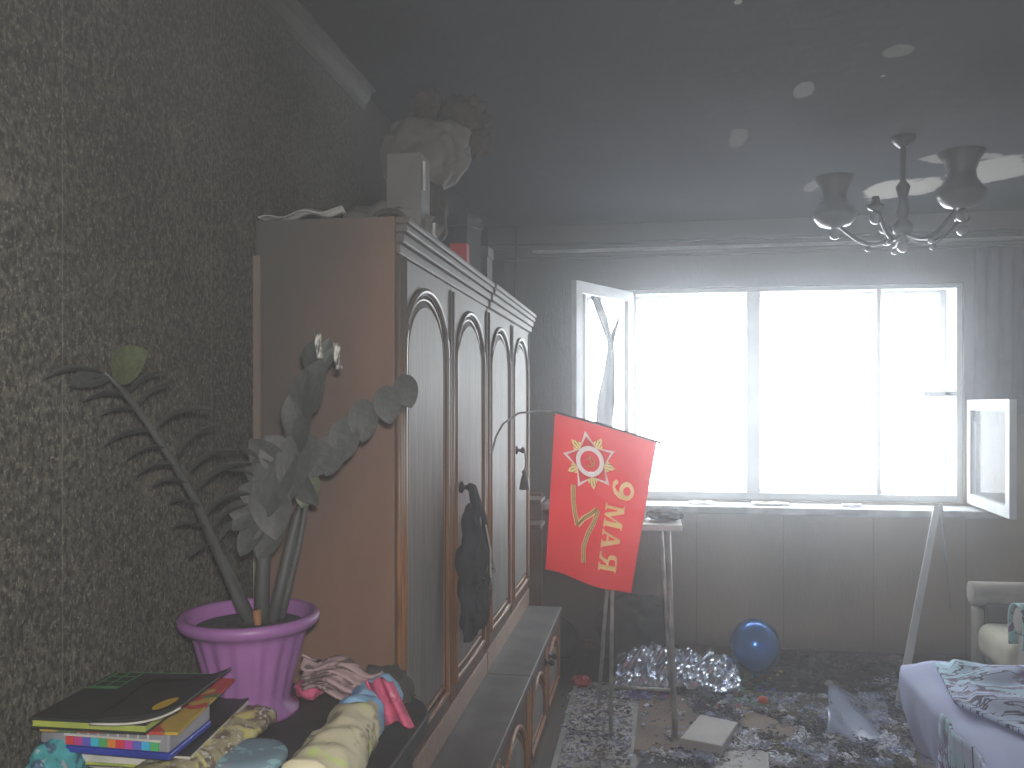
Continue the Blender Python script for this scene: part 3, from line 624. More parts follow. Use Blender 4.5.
# second black notebook with curling pale edge and the yellow sticker
def cur(a, b):
    p = PZ(92 + (182 - 92) * a, 716 + 3 * a, 1.062); q = PZ(150 + 82 * a, 676, 1.062)
    x = p.lerp(q, b); x.z = 1.054 + .030 * a ** 3 * (1 - b * .2); return x
o = thing('black_magazine', 'black magazine with curled pale corner and yellow oval lying on the sketchbook', 'magazine', PZ(120, 716, 1.055))
par(sheet('cover_sheet', 12, 8, cur, M['blackbook'], None, .003), o)
par(sheet('pale_edge', 14, 1, lambda a, b: cur(a, -.015 - .03 * b) + Vector((0, 0, -.002)), M['paper'], None, .003), o)
bm = bmesh.new(); ce = cur(.82, .26); vs_ = [bm.verts.new(cur(.66 + .13 * math.cos(t), .24 + .13 * math.sin(t)) + Vector((0, 0, .005))) for t in [2 * PI * k / 20 for k in range(20)]]; bm.faces.new(vs_)
par(finish('yellow_oval', bm, M['yellow']), o)
# box of coloured markers
bc = c4([(33, 746), (170, 757), (186, 737), (60, 722)], .985)
bc[0] = (LX + .004, bc[0][1]); bc[3] = (LX + .004, bc[3][1] + .06); bc[2] = (bc[2][0] + .01, bc[2][1] + .07)
mk = thing('marker_set', 'grey and blue flat box of coloured markers under the black sketchbook', 'box', (bc[0][0], bc[0][1], .98))
par(slab('blue_tray', bc, .978, .990, M['blue'], .003), mk); par(slab('grey_cover', shrink(bc, .985), .990, 1.022, M['greybox'], .004), mk)
f0, f1 = Vector((*bc[0], 0)), Vector((*bc[1], 0)); dr = (f1 - f0); nn = Vector((dr.y, -dr.x, 0)).normalized()
if nn.y > 0: nn = -nn
def fr_(s_, z, d=.003): p = f0 + dr * s_ + nn * d; return Vector((p.x, p.y, z))
for k in range(11):
    s0, s1 = .22 + k * .064, .22 + (k + 1) * .064 - .004
    bm = bmesh.new(); q = [fr_(s0, .994), fr_(s1, .994), fr_(s1, 1.008), fr_(s0, 1.008)]; qb = [x - nn * .004 for x in q]
    A = [bm.verts.new(x) for x in q]; B = [bm.verts.new(x) for x in qb]
    for i in range(4): bm.faces.new((A[i], A[(i + 1) % 4], B[(i + 1) % 4], B[i]))
    bm.faces.new(A); bm.faces.new(B); par(finish('marker', bm, M['pens'][k]), mk)
bm = bmesh.new()
for (s0, s1, z0, z1) in [(.21, .94, 1.009, 1.013)] + [(.24 + .075 * k, .255 + .075 * k, 1.012, 1.021) for k in range(9)]:
    bm.faces.new([bm.verts.new(fr_(a, b, .004)) for a, b in ((s0, z0), (s1, z0), (s1, z1), (s0, z1))])
par(finish('white_comb', bm, M['paper']), mk)
# colourful magazine and black folder sticking out to the right of the stack
mc = c4([(100, 733), (178, 733), (235, 679), (150, 676)], 1.028)
o = slab('colourful_magazine', [(LX + .03, mc[0][1]), mc[1], mc[2], (LX + .08, mc[3][1])], 1.024, 1.029, M['mag']); tag(o, 'magazine with red and green cover sticking out right from under the black sketchbook', 'magazine')
fc = c4([(150, 754), (190, 755), (257, 690), (215, 684)], .974)
o = thing('folder', 'black folder with white page edges under the marker box beside the pot', 'folder', (*fc[1], .955))
fcc = [(LX + .01, fc[0][1]), fc[1], fc[2], (LX + .09, fc[3][1])]
par(slab('pages', shrink(fcc, .985), .951, .971, M['paper']), o); par(slab('cover', fcc, .971, .974, M['blackbook']), o); par(slab('cover', fcc, .947, .951, M['lime']), o)
# tan printed wrap, rolled: long soft package lying from the lower edge towards the pot
A0, A1 = PZ(70, 800, .945), PZ(262, 706, .945)
def soft(name, A, B, ra, rb, mat, label, cat, amp=.012, nrm=.6, zc=None, seed=0):
    d = (B - A); sd = Vector((-d.y, d.x, 0)).normalized()
    def fn(s_, t_):
        t = 2 * PI * t_; r = (ra + (rb - ra) * s_) * (math.sin(PI * min(max(s_, .0), 1.)) ** .0 if 0 < s_ < 1 else .55)
        n_ = amp * noise.fractal(Vector((s_ * 7 + seed, math.cos(t) * 1.2, math.sin(t) * 1.2)), 1, 2, 3)
        p = A + d * s_ + sd * (r + n_) * math.cos(t); p.z = max(A.z + d.z * s_ + (r * nrm + n_) * math.sin(t), DZ + .0015); return p
    bm = bmesh.new(); vs = grid(bm, 36, 28, fn); bmesh.ops.remove_doubles(bm, verts=bm.verts, dist=1e-5)
    es = [e for e in bm.edges if e.is_boundary]; bmesh.ops.holes_fill(bm, edges=es)
    o = finish(name, bm, mat, None, True); 
    if label: tag(o, label, cat)
    return o
soft('printed_package', PZ(130, 800, .945), PZ(260, 712, .945), .062, .046, M['wrap'], 'soft tan and yellow printed package lying diagonally beside the books', 'package', .006, .42)
o = latheo('round_lid', [(.001, .022), (.05, .021), (.066, .018), (.070, .012), (.070, .002), (.062, .0), (.001, .0)], M['disc'], None, 40, PZ(248, 762, DZ + .012), cap=False)
o.rotation_euler = (0, 0, 0); tag(o, 'round blue-grey printed lid in front of the purple pot', 'lid')
fr = thing('fabric_roll', 'thick roll of cream patterned fabric with a blue band right of the lid', 'fabric roll', PZ(350, 740, DZ))
pA, pB, pC = PZ(305, 800, DZ + .058), PZ(362, 716, DZ + .050), PZ(385, 692, DZ + .048)
par(soft('cream_roll', pA, pB, .058, .046, M['rollc'], None, None, .010, .95, seed=3), fr); par(soft('blue_roll_end', pB - (pC - pB) * .3, pC, .047, .042, M['rollb'], None, None, .010, .95, seed=5), fr)
# pink cloths
g0 = PZ(345, 690, DZ + .06)
def pk(a, b):
    u = 302 + 80 * a; v = 655 + 16 * a + b * (34 - 4 * a) + 5 * math.sin(a * 9 + b * 3)
    p = P(u, v, 1.80 - .06 * b - .03 * a); p += Vector((0, .012 * math.sin(a * 4 + b * 22), .004 * math.sin(b * 25 + a * 5))); return p
o = sheet('striped_cloth', 28, 24, pk, M['pinkgrey'], None, .006); tag(o, 'dusty pink and grey striped cloth heaped right of the purple pot', 'cloth')
def pk2(a, b):
    u = 366 + 26 * a + 14 * b + 8 * a * b; v = 680 + 46 * b - 4 * (1 - a) * b + 3 * math.sin(a * 9)
    p = P(u, v, 1.615 - .02 * b + .010 * math.sin(a * 14)); p.z = max(p.z, DZ + .004); return p
o = sheet('pink_cloth', 18, 18, pk2, M['pink'], None, .006); tag(o, 'bright pink cloth hanging over the end of the fabric roll', 'cloth')
o = lump('pink_rag', P(310, 688, 1.80), (.035, .03, .022), M['pink'], None, .3, 2, 3, 4, floor=DZ + .001); tag(o, 'small pink rag between the purple pot and the striped cloth', 'cloth')
bm = bmesh.new(); tube(bm, [P(372 + 34 * math.sin(t) ** 1, 706 - 34 * math.cos(t * .9) , 1.88) if 0 else P(368 + 38 * math.sin(PI / 2 * k / 10), 712 - 40 * math.cos(PI / 2 * k / 10), 1.82) for k in range(11) for t in (0,)], .017, 8)
lump_b = lump('black_bag', P(388, 694, 1.84), (.055, .05, .06), M['char'], None, .2, 2, 4, 8, floor=DZ + .001); tag(lump_b, 'rounded black bag behind the pink cloth on the dresser', 'bag')
bag2 = finish('strap', bm, M['char'], lump_b, True)
# turquoise bag at the very left
o = lump('turquoise_bag', (-1.0, 1.31, .955), (.034, .07, .045), M['turq'], None, .22, 2, 4, 6, floor=DZ + .001)
for v in o.data.vertices: v.co.x = max(v.co.x, XL + .004)
tag(o, 'turquoise printed plastic bag squeezed between wall and marker box', 'bag')
o = slab('paper_stack', [(LX, 1.40), (-.80, 1.36), (-.83, 1.60), (LX, 1.62)], DZ + .001, .945, M['paper']); tag(o, 'stack of papers directly on the dresser under the folder and books', 'paper stack')

# ---------------------------------------------------------------- flag and its staff
fl = thing('flag', 'red flag with gold star order emblem and gold lettering hanging from a thin staff', 'flag', P(600, 430, 3.6))
TL, TR = P(555, 413, 3.62), P(657, 441, 3.55); BL, BR = P(545, 570, 3.60), P(631, 592, 3.52)
def fs(s_, t_, off=0.):
    p = TL.lerp(TR, s_).lerp(BL.lerp(BR, s_), t_)
    p.y += .022 * math.sin(s_ * 7 + t_ * 2.5) * t_ - off + .018 * math.sin(t_ * 5) * s_
    p.z -= .022 * math.sin(PI * s_) * t_ ** 3 * math.cos(s_ * 4) * -1 if t_ > .3 else 0
    return p
s0 = P(488, 453, 3.46)
par(tubeo('flag_staff', [P(552, 412, 3.63), P(600, 424, 3.60), P(661, 443, 3.545)], .005, M['blackrod']), fl)
par(tubeo('bent_wire', [(XW + .02, 3.42, s0.z), P(496, 437, 3.48), P(503, 424, 3.52), P(519, 413, 3.58), P(540, 411, 3.61), P(554, 412, 3.63)], .0045, M['metal']), fl)
HOLES = []
def decal(name, polys, mat, off=.003, parent=fl, cut=True):
    if cut: HOLES.extend([(p_ if isinstance(p_[0], list) else [p_]) for p_ in polys])
    bm = bmesh.new()
    for poly in polys:
        holes = poly if isinstance(poly[0], list) else [poly]
        pts = [q for h in holes for q in h]; tri = tessellate_polygon([[Vector((x, y, 0)) for x, y in h] for h in holes])
        for a, b, c in tri:
            if len({a, b, c}) == 3: bm.faces.new([bm.verts.new((pts[i][0], pts[i][1], 0)) for i in (a, b, c)])
    bmesh.ops.remove_doubles(bm, verts=bm.verts, dist=1e-6)
    for _ in range(2): bmesh.ops.subdivide_edges(bm, edges=[e for e in bm.edges if e.calc_length() > .06], cuts=1)
    for v in bm.verts: v.co = fs(v.co.x, v.co.y, off)
    me = bpy.data.meshes.new(name); bm.to_mesh(me); bm.free(); me.materials.append(mat); o = bpy.data.objects.new(name, me); C.objects.link(o)
    return par(o, parent)
AS = 106 / 157.
def circ(cx, cy, r, n=28, a0=0.): return [(cx + r * math.cos(2 * PI * k / n + a0), cy + r * AS * math.sin(2 * PI * k / n + a0)) for k in range(n)]
ec = (.39, .245)
def star(cx, cy, r1, r2, n, a0): return [(cx + (r1 if k % 2 == 0 else r2) * math.cos(PI * k / n + a0), cy + (r1 if k % 2 == 0 else r2) * AS * math.sin(PI * k / n + a0)) for k in range(2 * n)]
decal('star_rays', [[star(*ec, .265, .15, 5, -PI / 2 + .35), circ(*ec, .142)]], M['gold'], .003)
decal('star', [[star(*ec, .285, .15, 5, PI / 2 + .35), star(*ec, .235, .143, 5, PI / 2 + .35)]], M['pale'], .0035); decal('star_core', [[star(*ec, .235, .144, 5, PI / 2 + .35), circ(*ec, .142)]], M['redprint'], .0042)
# fine ray lines, crossed rifle and sabre
bars = []
for k in range(10):
    a = -PI / 2 + .35 + 2 * PI * k / 10
    for dd in (-.14, 0, .14):
        q = a + dd; r0, r1 = .14, .225 if k % 2 == 0 else .14
        if k % 2 == 0: w_ = .05; bars.append([(ec[0] + r0 * math.cos(q), ec[1] + r0 * AS * math.sin(q)), (ec[0] + r1 * math.cos(q - .02), ec[1] + r1 * AS * math.sin(q - .02)), (ec[0] + r1 * math.cos(q + .02), ec[1] + r1 * AS * math.sin(q + .02))])
decal('ray_line', bars, M['darkprint'], .0038)
decal('emblem_ring', [[circ(*ec, .145), circ(*ec, .10)]], M['pale'], .005); decal('emblem_disc', [circ(*ec, .10)], M['redprint'], .002)
# hammer and sickle
sk = [(ec[0] + .052 * math.cos(t), ec[1] + .006 + .052 * AS * math.sin(t)) for t in [-1.9 + 3.9 * k / 14 for k in range(15)]] + [(ec[0] - .008 + .036 * math.cos(t), ec[1] + .002 + .036 * AS * math.sin(t)) for t in [2.0 - 3.9 * k / 14 for k in range(15)]]
decal('sickle', [sk], M['gold'], .006)
decal('hammer', [[(ec[0] - .035, ec[1] - .015), (ec[0] - .005, ec[1] - .038), (ec[0] + .008, ec[1] - .026), (ec[0] - .022, ec[1] - .002)], [(ec[0] - .015, ec[1] - .018), (ec[0] - .003, ec[1] - .026), (ec[0] + .048, ec[1] + .03), (ec[0] + .036, ec[1] + .038)]], M['gold'], .0062)
# striped ribbon below the star
def band(pts, w_):
    L = []; Rr = []
    for i, p in enumerate(pts):
        a = pts[max(i - 1, 0)]; b = pts[min(i + 1, len(pts) - 1)]; dx, dy = b[0] - a[0], (b[1] - a[1]) / AS; l = math.hypot(dx, dy) or 1
        L.append((p[0] - dy / l * w_, p[1] + dx / l * w_ * AS)); Rr.append((p[0] + dy / l * w_, p[1] - dx / l * w_ * AS))
    return L + Rr[::-1]
rp1 = [(.24, .42), (.26, .52), (.29, .60), (.33, .665)]; rp2 = [(.33, .665), (.39, .61), (.46, .57), (.515, .53)]; rp3 = [(.53, .53), (.50, .62), (.45, .70), (.42, .79), (.44, .88)]
for i, rp in enumerate((rp1, rp2, rp3)):
    decal('ribbon', [band(rp, .026 if i < 2 else .024)], M['gold'], .0032 + i * .0004)
    sh = lambda k: [(x + k, y) for x, y in rp] if i != 1 else [(x, y + k * AS) for x, y in rp]
    decal('ribbon_stripe', [band(sh(-.012), .0035), band(sh(.012), .0035)], M['darkprint'], .0048 + i * .0004)
    decal('ribbon_stripe', [band(rp, .004)], M['olive'], .0049 + i * .0004)
# lettering 9 МАЯ, reading downwards
def glyph(ch):
    if ch == '9':
        o = [(.5 + .42 * math.cos(t), .66 + .34 * math.sin(t)) for t in [2 * PI * k / 20 for k in range(20)]]
        i = [(.5 + .20 * math.cos(t), .68 + .17 * math.sin(t)) for t in [2 * PI * k / 16 for k in range(16)]]
        return [[o, i], [(.92, .66), (.88, .35), (.72, .12), (.48, .0), (.22, .0), (.10, .10), (.12, .22), (.26, .24), (.32, .14), (.46, .12), (.58, .25), (.66, .42), (.70, .66)]]
    if ch == 'М': return [[(0, 0), (.32, 0), (.32, .08), (.24, .1), (.24, .72), (.46, 0), (.56, 0), (.78, .74), (.78, .1), (.68, .08), (.68, 0), (1.08, 0), (1.08, .08), (1.0, .1), (1.0, .9), (1.08, .92), (1.08, 1), (.80, 1), (.56, .32), (.34, 1), (0, 1), (0, .92), (.1, .9), (.1, .1), (0, .08)]]
    if ch == 'А': return [[[(0, 0), (.32, 0), (.32, .08), (.24, .1), (.29, .26), (.60, .26), (.65, .1), (.57, .08), (.57, 0), (1., 0), (1., .08), (.92, .1), (.60, 1), (.42, 1), (.09, .1), (0, .08)], [(.33, .38), (.45, .76), (.56, .38)]]]
    return [[[(.95, 0), (.95, .08), (.87, .1), (.87, .9), (.95, .92), (.95, 1), (.38, 1), (.18, .95), (.08, .82), (.08, .64), (.18, .50), (.36, .45), (.22, .12), (.0, .09), (.0, 0), (.34, .0), (.56, .43), (.63, .43), (.63, .1), (.55, .08), (.55, 0)], [(.63, .54), (.45, .54), (.34, .60), (.31, .72), (.35, .85), (.46, .90), (.63, .90)]]]
def place(g, t0, t1, sb, stp):                  # glyph x runs down the flag, glyph top points right
    mp = lambda p: (sb + (stp - sb) * p[1] , t0 + (t1 - t0) * p[0])
    return [[[mp(q) for q in h] for h in poly] if isinstance(poly[0], list) else [mp(q) for q in poly] for poly in g]
for ch, t0, t1, sb, sp_ in (('9', .30, .445, .645, .865), ('М', .47, .615, .60, .80), ('А', .635, .755, .60, .80), ('Я', .775, .90, .60, .80)):
    g_ = place(glyph(ch), t0, t1, sb, sp_)
    g2 = place(glyph(ch), t0 - .008, t1 + .008, sb - .02, sp_ + .012)
    o1 = decal('letter', g_, M['gold'], .005)

def inside(x, y, poly):
    c = False; j = len(poly) - 1
    for i in range(len(poly)):
        if (poly[i][1] > y) != (poly[j][1] > y) and x < (poly[j][0] - poly[i][0]) * (y - poly[i][1]) / (poly[j][1] - poly[i][1]) + poly[i][0]: c = not c
        j = i
    return c
HB = [(min(p[0] for p in h[0]), max(p[0] for p in h[0]), min(p[1] for p in h[0]), max(p[1] for p in h[0]), h) for h in HOLES if len(h[0]) > 3]
bm = bmesh.new(); NU, NV = 130, 190; vg = grid(bm, NU, NV, lambda a, b: fs(a, b))
bm.faces.ensure_lookup_table(); dead = []                # the print is dyed through the cloth: leave it out of the red
for i in range(NU):
    for j in range(NV):
        if not (.1 < i / NU < .9 and .05 < j / NV < .93): continue
        if all(any(a0 < x < a1 and b0 < y < b1 and inside(x, y, h[0]) and not any(inside(x, y, k_) for k_ in h[1:]) for a0, a1, b0, b1, h in HB) for x, y in ((i / NU, j / NV), ((i + 1) / NU, j / NV), (i / NU, (j + 1) / NV), ((i + 1) / NU, (j + 1) / NV))): dead.append(bm.faces[i * NV + j])
bmesh.ops.delete(bm, geom=dead, context='FACES')
par(finish('flag_cloth', bm, M['flag'], None, True), fl)

# ---------------------------------------------------------------- tall stand behind the flag
sn = thing('tall_stand', 'tall narrow stand with thin metal legs and a white top behind the flag', 'stand', (-.05, 4.2, 0))
ZS = .98
A = lambda o: par(o, sn)
tl0, tr0 = P(600, 530, 4.05), P(681, 536, 4.05)
A(box('stand_top', (tl0.x, 4.02, ZS + .002), (tr0.x + .005, 4.45, ZS + .032), M['white'], bevel=.006))
xl, xr = PZ(611, 735, 0).x, PZ(675, 738, 0).x
yn = 4.02
A(tubeo('leg', [(xl, yn, .0), (tl0.x + .06, yn + .06, ZS)], .010, M['metal'])); A(tubeo('leg', [(xr, yn, .0), (tr0.x - .06, yn + .06, ZS)], .013, M['metal']))
xl2, xr2 = PZ(599, 704, 0).x, PZ(672, 706, 0).x
A(tubeo('leg', [(xl2, 4.44, .0), (tl0.x + .04, 4.40, ZS)], .010, M['metal'])); A(tubeo('leg', [(xr2, 4.44, .0), (tr0.x - .09, 4.40, ZS)], .010, M['metal']))
A(tubeo('rung', [(xl2 + .008, 4.44, .018), (xr2 - .008, 4.44, .018)], .009, M['metal']))
q0, q1 = P(613, 686, 4.05), P(666, 688, 4.05); A(tubeo('rung', [(q0.x - .0, 4.035, q0.z), (q1.x + .02, 4.035, q0.z)], .008, M['metal']))
o = lump('dark_cap', (tr0.x - .07, 4.2, ZS + .058), (.085, .08, .030), M['char'], None, .3, 2, 4, 9, floor=ZS + .034); tag(o, 'small dark crumpled cloth on the right end of the tall stand', 'cloth')
o = lump('white_cloth', (tr0.x - .24, 4.2, ZS + .05), (.08, .10, .030), M['paper'], None, .3, 2, 4, 1, floor=ZS + .034); tag(o, 'white crumpled cloth on the middle of the tall stand', 'cloth')

# ---------------------------------------------------------------- floor: rug, debris
rg = thing('rug', 'grey patterned rug strewn with scraps on the floor', 'rug', (.4, 3.6, 0))
r0 = -.40
o = sheet('rug_field', 2, 2, lambda a, b: Vector((r0 + a * 1.44, 2.2 + b * 2.6, .006)), M['rug'], None, .008, False); par(o, rg)
par(box('rug_border', (r0 - .02, 2.2, .002), (r0 + .005, 4.8, .016), M['greyw']), rg)
par(box('rug_border', (-.085, 2.6, .011), (-.06, 4.62, .018), M['greyw']), rg)
CB1 = [(634, 752), (672, 758), (700, 728), (684, 694), (640, 692)]; CB2 = [(634, 775), (664, 790), (680, 764), (645, 754)]; CB3 = [(735, 728), (790, 744), (800, 730), (752, 714)]; CB4 = [(700, 790), (768, 790), (770, 754), (728, 752)]
def slabt(name, px, h, mat, label, cat, tilt=0., z=.012):
    c = c4(px, z); o = slab(name, c, z, z + h, mat); tag(o, label, cat); return o
slabt('cardboard_sheet', CB1, .012, M['card'], 'flat brown cardboard sheet behind the right legs of the stand', 'cardboard', z=.02)
slabt('cardboard_flap', CB2, .01, M['darkbox'], 'dark blue-grey board on the rug at the front left', 'board', z=.02)
wbx = c4([(680, 738), (722, 746), (738, 722), (700, 714)], .085)
o = slab('white_carton', wbx, .022, .085, M['whitebox'], .006); tag(o, 'dusty white carton lying among the scraps right of the stand', 'box')
slabt('board_piece', CB3, .014, M['card'], 'brown board piece right of the white carton', 'board', z=.02)
slabt('floor_board', CB4, .014, M['whitebox'], 'pale board at the bottom of the picture right of the carton', 'board', z=.02)
slabt('long_board', [(790, 770), (850, 764), (838, 742), (800, 748)], .014, M['greybox'], 'grey board in the scraps in front of the clear plastic', 'board', z=.02)
# clear plastic sheet
def pls(a, b):
    p = PZ(828 + 60 * a, 745 - 50 * b, .03); p.z = .03 + .10 * (1 - a) ** 2 * (.6 + .4 * math.sin(b * 6)) + .015 * math.sin(a * 9 + b * 7); return p
o = sheet('clear_plastic_sheet', 16, 12, pls, M['plast'], None, .003); tag(o, 'curled bluish clear plastic sheet on the floor left of the bed', 'plastic')
# loose scraps nobody could count
def scraps(name, n, region, mat, lo, hi, label, seed, group=None):
    r = random.Random(seed); bm = bmesh.new()
    for _ in range(n):
        u, v = region(r); p = PZ(u, v, .02); p.z = .022 + r.random() * .03; s_ = r.uniform(lo, hi)
        mt = Matrix.Translation(p) @ Matrix.Rotation(r.uniform(0, PI * 2), 4, 'Z') @ Matrix.Rotation(r.uniform(-.7, .7), 4, 'X')
        k = r.choice((3, 4, 4, 5)); vs = [bm.verts.new(mt @ Vector((s_ * math.cos(2 * PI * i / k + r.uniform(-.3, .3)), s_ * .7 * math.sin(2 * PI * i / k), r.uniform(-.006, .006)))) for i in range(k)]
        bm.faces.new(vs)
    o = finish(name, bm, mat); sd = o.modifiers.new('thickness', 'SOLIDIFY'); sd.thickness = .002; tag(o, label, 'debris', group, 'stuff'); return o
def reg_a(r):
    while 1:
        u, v = r.uniform(640, 915), r.uniform(672, 768)
        if any(inside(u, v, q_) for q_ in (CB1, CB2, CB3, CB4)) and r.random() < .9: continue
        if v > 676 + 26 * math.sin((u - 640) / 90) ** 2 and not (828 < u < 880 and 690 < v < 745 and r.random() < .7): return u, v
scraps('paper_scraps', 7000, reg_a, M['rubble'], .006, .016, 'countless pale scraps of paper and plaster strewn over the rug', 1)
scraps('rug_scraps', 500, lambda r: (r.uniform(562, 632), r.uniform(692, 768)), M['rubble'], .006, .014, 'small pale crumbs on the rug in front of the low cabinets', 2)
scraps('coloured_scraps', 160, lambda r: (r.gauss(750, 24), r.gauss(700, 12)), M['colscrap'], .008, .02, 'small red, green and yellow scraps in front of the blue balloon', 3)
scraps('stand_scraps', 60, lambda r: (r.uniform(622, 668), r.uniform(694, 703)), M['colscrap'], .008, .02, 'coloured scraps under the rungs of the tall stand', 4)
scraps('board_scraps', 500, lambda r: (r.uniform(745, 905), r.uniform(655, 690)), M['card'], .01, .03, 'brown wood splinters along the foot of the window wall', 5)
a = PZ(763, 706, .02); o = lump('red_ball', (a.x, a.y, .045), (.03, .03, .025), M['orange'], None, .15, 2, 3, 2, floor=.018); tag(o, 'small orange-red toy on the floor in front of the balloon', 'toy')
a = PZ(581, 686, .02); o = lump('red_toy_car', (a.x, a.y + .02, .04), (.055, .04, .028), M['red'], None, .3, 1.6, 4, 7, floor=.002); tag(o, 'small red toy on the floor beyond the low cabinets', 'toy')
for i, (u, v, s_, m_, lb) in enumerate([(829, 686, .022, 'paper', 'bright white crumb on the floor behind the clear plastic'), (800, 700, .03, 'greybox', 'grey scrap left of the clear plastic')]):
    a = PZ(u, v, .02); o = lump('crumpled_scrap', (a.x, a.y, .035), (s_, s_, s_ * .7), M[m_], None, .4, 3, 3, i, floor=.018, flat=True); tag(o, lb, 'debris')
# balloon
bc_ = P(755, 645, 4.97); bl = thing('balloon', 'shiny blue balloon resting on the floor below the window', 'balloon', (bc_.x, 4.97, .02))
br = .142; bz = bc_.z
bm = bmesh.new(); bmesh.ops.create_uvsphere(bm, u_segments=48, v_segments=32, radius=br)
for v in bm.verts:
    k = max(0, -v.co.z / br); v.co.z *= 1.05 + .10 * k * k; v.co.x *= 1 - .10 * k * k; v.co.y *= 1 - .10 * k * k; v.co += Vector((bc_.x, 4.97, bz))
par(finish('balloon_skin', bm, M['balloon'], None, True), bl)
par(latheo('knot', [(.004, .012), (.006, .0), (.013, -.012), (.010, -.014)], M['balloon'], None, 12, (bc_.x, 4.97, bz - br * 1.15 - .004)), bl)
# foil blanket
f0_, f1_ = P(615, 672, 4.80), P(738, 672, 4.80)
def foil(a, b):
    x = f0_.x + (f1_.x - f0_.x) * a; y = 4.60 + .55 * b; h = .22 * math.sin(PI * min(1, .08 + b * .9)) ** .7 * (.6 + .4 * math.sin(PI * a) ** .5)
    nn_ = noise.fractal(Vector((a * 8, b * 3.5, 1)), 1, 2, 3); return Vector((x + .02 * nn_, y, max(.02, h * (.85 + .3 * nn_) + .016 * noise.noise(Vector((a * 26, b * 18, 4))))))
o = sheet('foil_wrapping', 60, 34, foil, M['foil'], None, .003, False); tag(o, 'crumpled silver-blue foil wrapping heaped on the floor left of the balloon', 'foil')
o = lump('charred_heap', (-.10, 5.31, .17), (.24, .12, .24), M['char'], None, .25, 1.6, 5, 13, floor=.003); tag(o, 'charred dark cloth heap against the wall under the window, left of the foil', 'cloth')
o = lump('charred_pillow', (-.64, 5.20, .14), (.20, .15, .15), M['char'], None, .25, 1.6, 4, 23, floor=.003); tag(o, 'charred dark bundle in the corner left of the stand', 'cloth')

# ---------------------------------------------------------------- leaning plank and hanging cord
pa, pb = PZ(896, 712, .0), Vector((P(937, 494, 5.18).x, 5.18, .99))
pa.x += .01
bm = bmesh.new(); d_ = (pb - pa); mid = pa
for (wid, A_, B_) in ((.022, pa, pb),):
    sx = Vector((1, 0, 0)); n_ = d_.cross(sx).normalized() * .010
    q = []
    for p, w2 in ((A_ + Vector((0, 0, .005)), wid), (B_, wid * .8)):
        for a_, b_ in ((-1, -1), (1, -1), (1, 1), (-1, 1)): q.append(bm.verts.new(p + sx * w2 * a_ + n_ * b_))
    for i in range(4): bm.faces.new((q[i], q[(i + 1) % 4], q[4 + (i + 1) % 4], q[4 + i]))
    bm.faces.new(q[:4]); bm.faces.new(q[4:])
tag(finish('leaning_plank', bm, M['white'], bevel=.003), 'long whitish plank leaning from the floor against the window sill', 'plank')
k0 = P(941, 505, 5.22)
tag(tubeo('cord', [k0 + Vector((0, 0, .01)), P(944, 540, 5.22), P(948, 575, 5.22), P(951, 610, 5.22)], [.010, .007, .005, .003], M['greyw']), 'short pale strip hanging from the sill beside the plank', 'cord')

# ---------------------------------------------------------------- bed, sheet and throw
bx0, bx1, by0, by1, bzt = 1.03, 2.70, 1.6, 3.66, .53
bd = thing('sofa_bed', 'low sofa bed under lavender sheet at the right edge', 'bed', (1.9, 2.6, 0))
par(box('base', (bx0 + .09, by0 + .05, .06), (bx1, by1 - .08, .28), M['chaird'], bevel=.01), bd); par(box('mattress', (bx0 + .04, by0 + .03, .285), (bx1, by1 - .04, bzt - .03), M['chairf'], bevel=.04), bd)
for x in (bx0 + .12, bx1 - .08):
    for y in (by0 + .1, by1 - .15): par(box('foot', (x, y, 0), (x + .05, y + .05, .06), M['frame']), bd)
def super_(a, b):           # draped sheet: a across (hem left -> right), b along the bed; rounded far-left corner
    L = .30; tot = L + (bx1 - bx0); s_ = a * tot
    y = by0 + (by1 - by0 + .26) * b; over = max(0, y - by1)
    ripple = .012 * math.sin(y * 23) + .008 * math.sin(y * 41 + 1)
    if s_ < L: x = bx0 - .045 + .055 * (1 - s_ / L) ** 1.4 - .02 * math.sin(PI * s_ / L) + ripple * (1 - s_ / L) ; z = bzt - (L - s_) * .98
    else: x = bx0 + (s_ - L); z = bzt + .012 * noise.noise(Vector((x * 5, y * 5, 0)))
    if L - .06 < s_ < L + .08: z -= .018 * (1 - abs(s_ - L - .01) / .07) if abs(s_ - L - .01) < .07 else 0
    if over > 0: z -= over * 1.0; y = by1 + .01 + .06 * (1 - math.exp(-over * 8)); x += .05 * min(1, over * 5) * (1 if s_ < L + .1 else 0)
    if s_ < L and y > by1 - .12: x += .06 * ((y - by1 + .12) / .18) ** 2
    return Vector((x, y, max(z, .10)))
o = sheet('lavender_sheet', 60, 70, super_, M['lav'], None, .008); tag(o, 'plain lavender sheet draped over the side of the bed', 'sheet')
def thr(a, b):
    y = by0 + .05 + (by1 - by0 - .12) * b
    xl_ = (1.035 + (y - 3.13) * .17) if y > 3.13 else (1.035 + min(.13, (3.13 - y) * .45))
    x = xl_ + (bx1 - .03 - xl_) * a
    z = bzt + .022 + .018 * abs(noise.noise(Vector((x * 4, y * 6, 2)))) * 2 + .014 * math.sin(y * 17 + x * 9) * math.sin(x * 5 + 1)
    if a < .03: z = bzt + .016
    return Vector((x, y, z))
o = sheet('patterned_throw', 70, 70, thr, M['throw'], None, .010); tag(o, 'light blue throw with dark purple floral print spread on the bed', 'blanket')
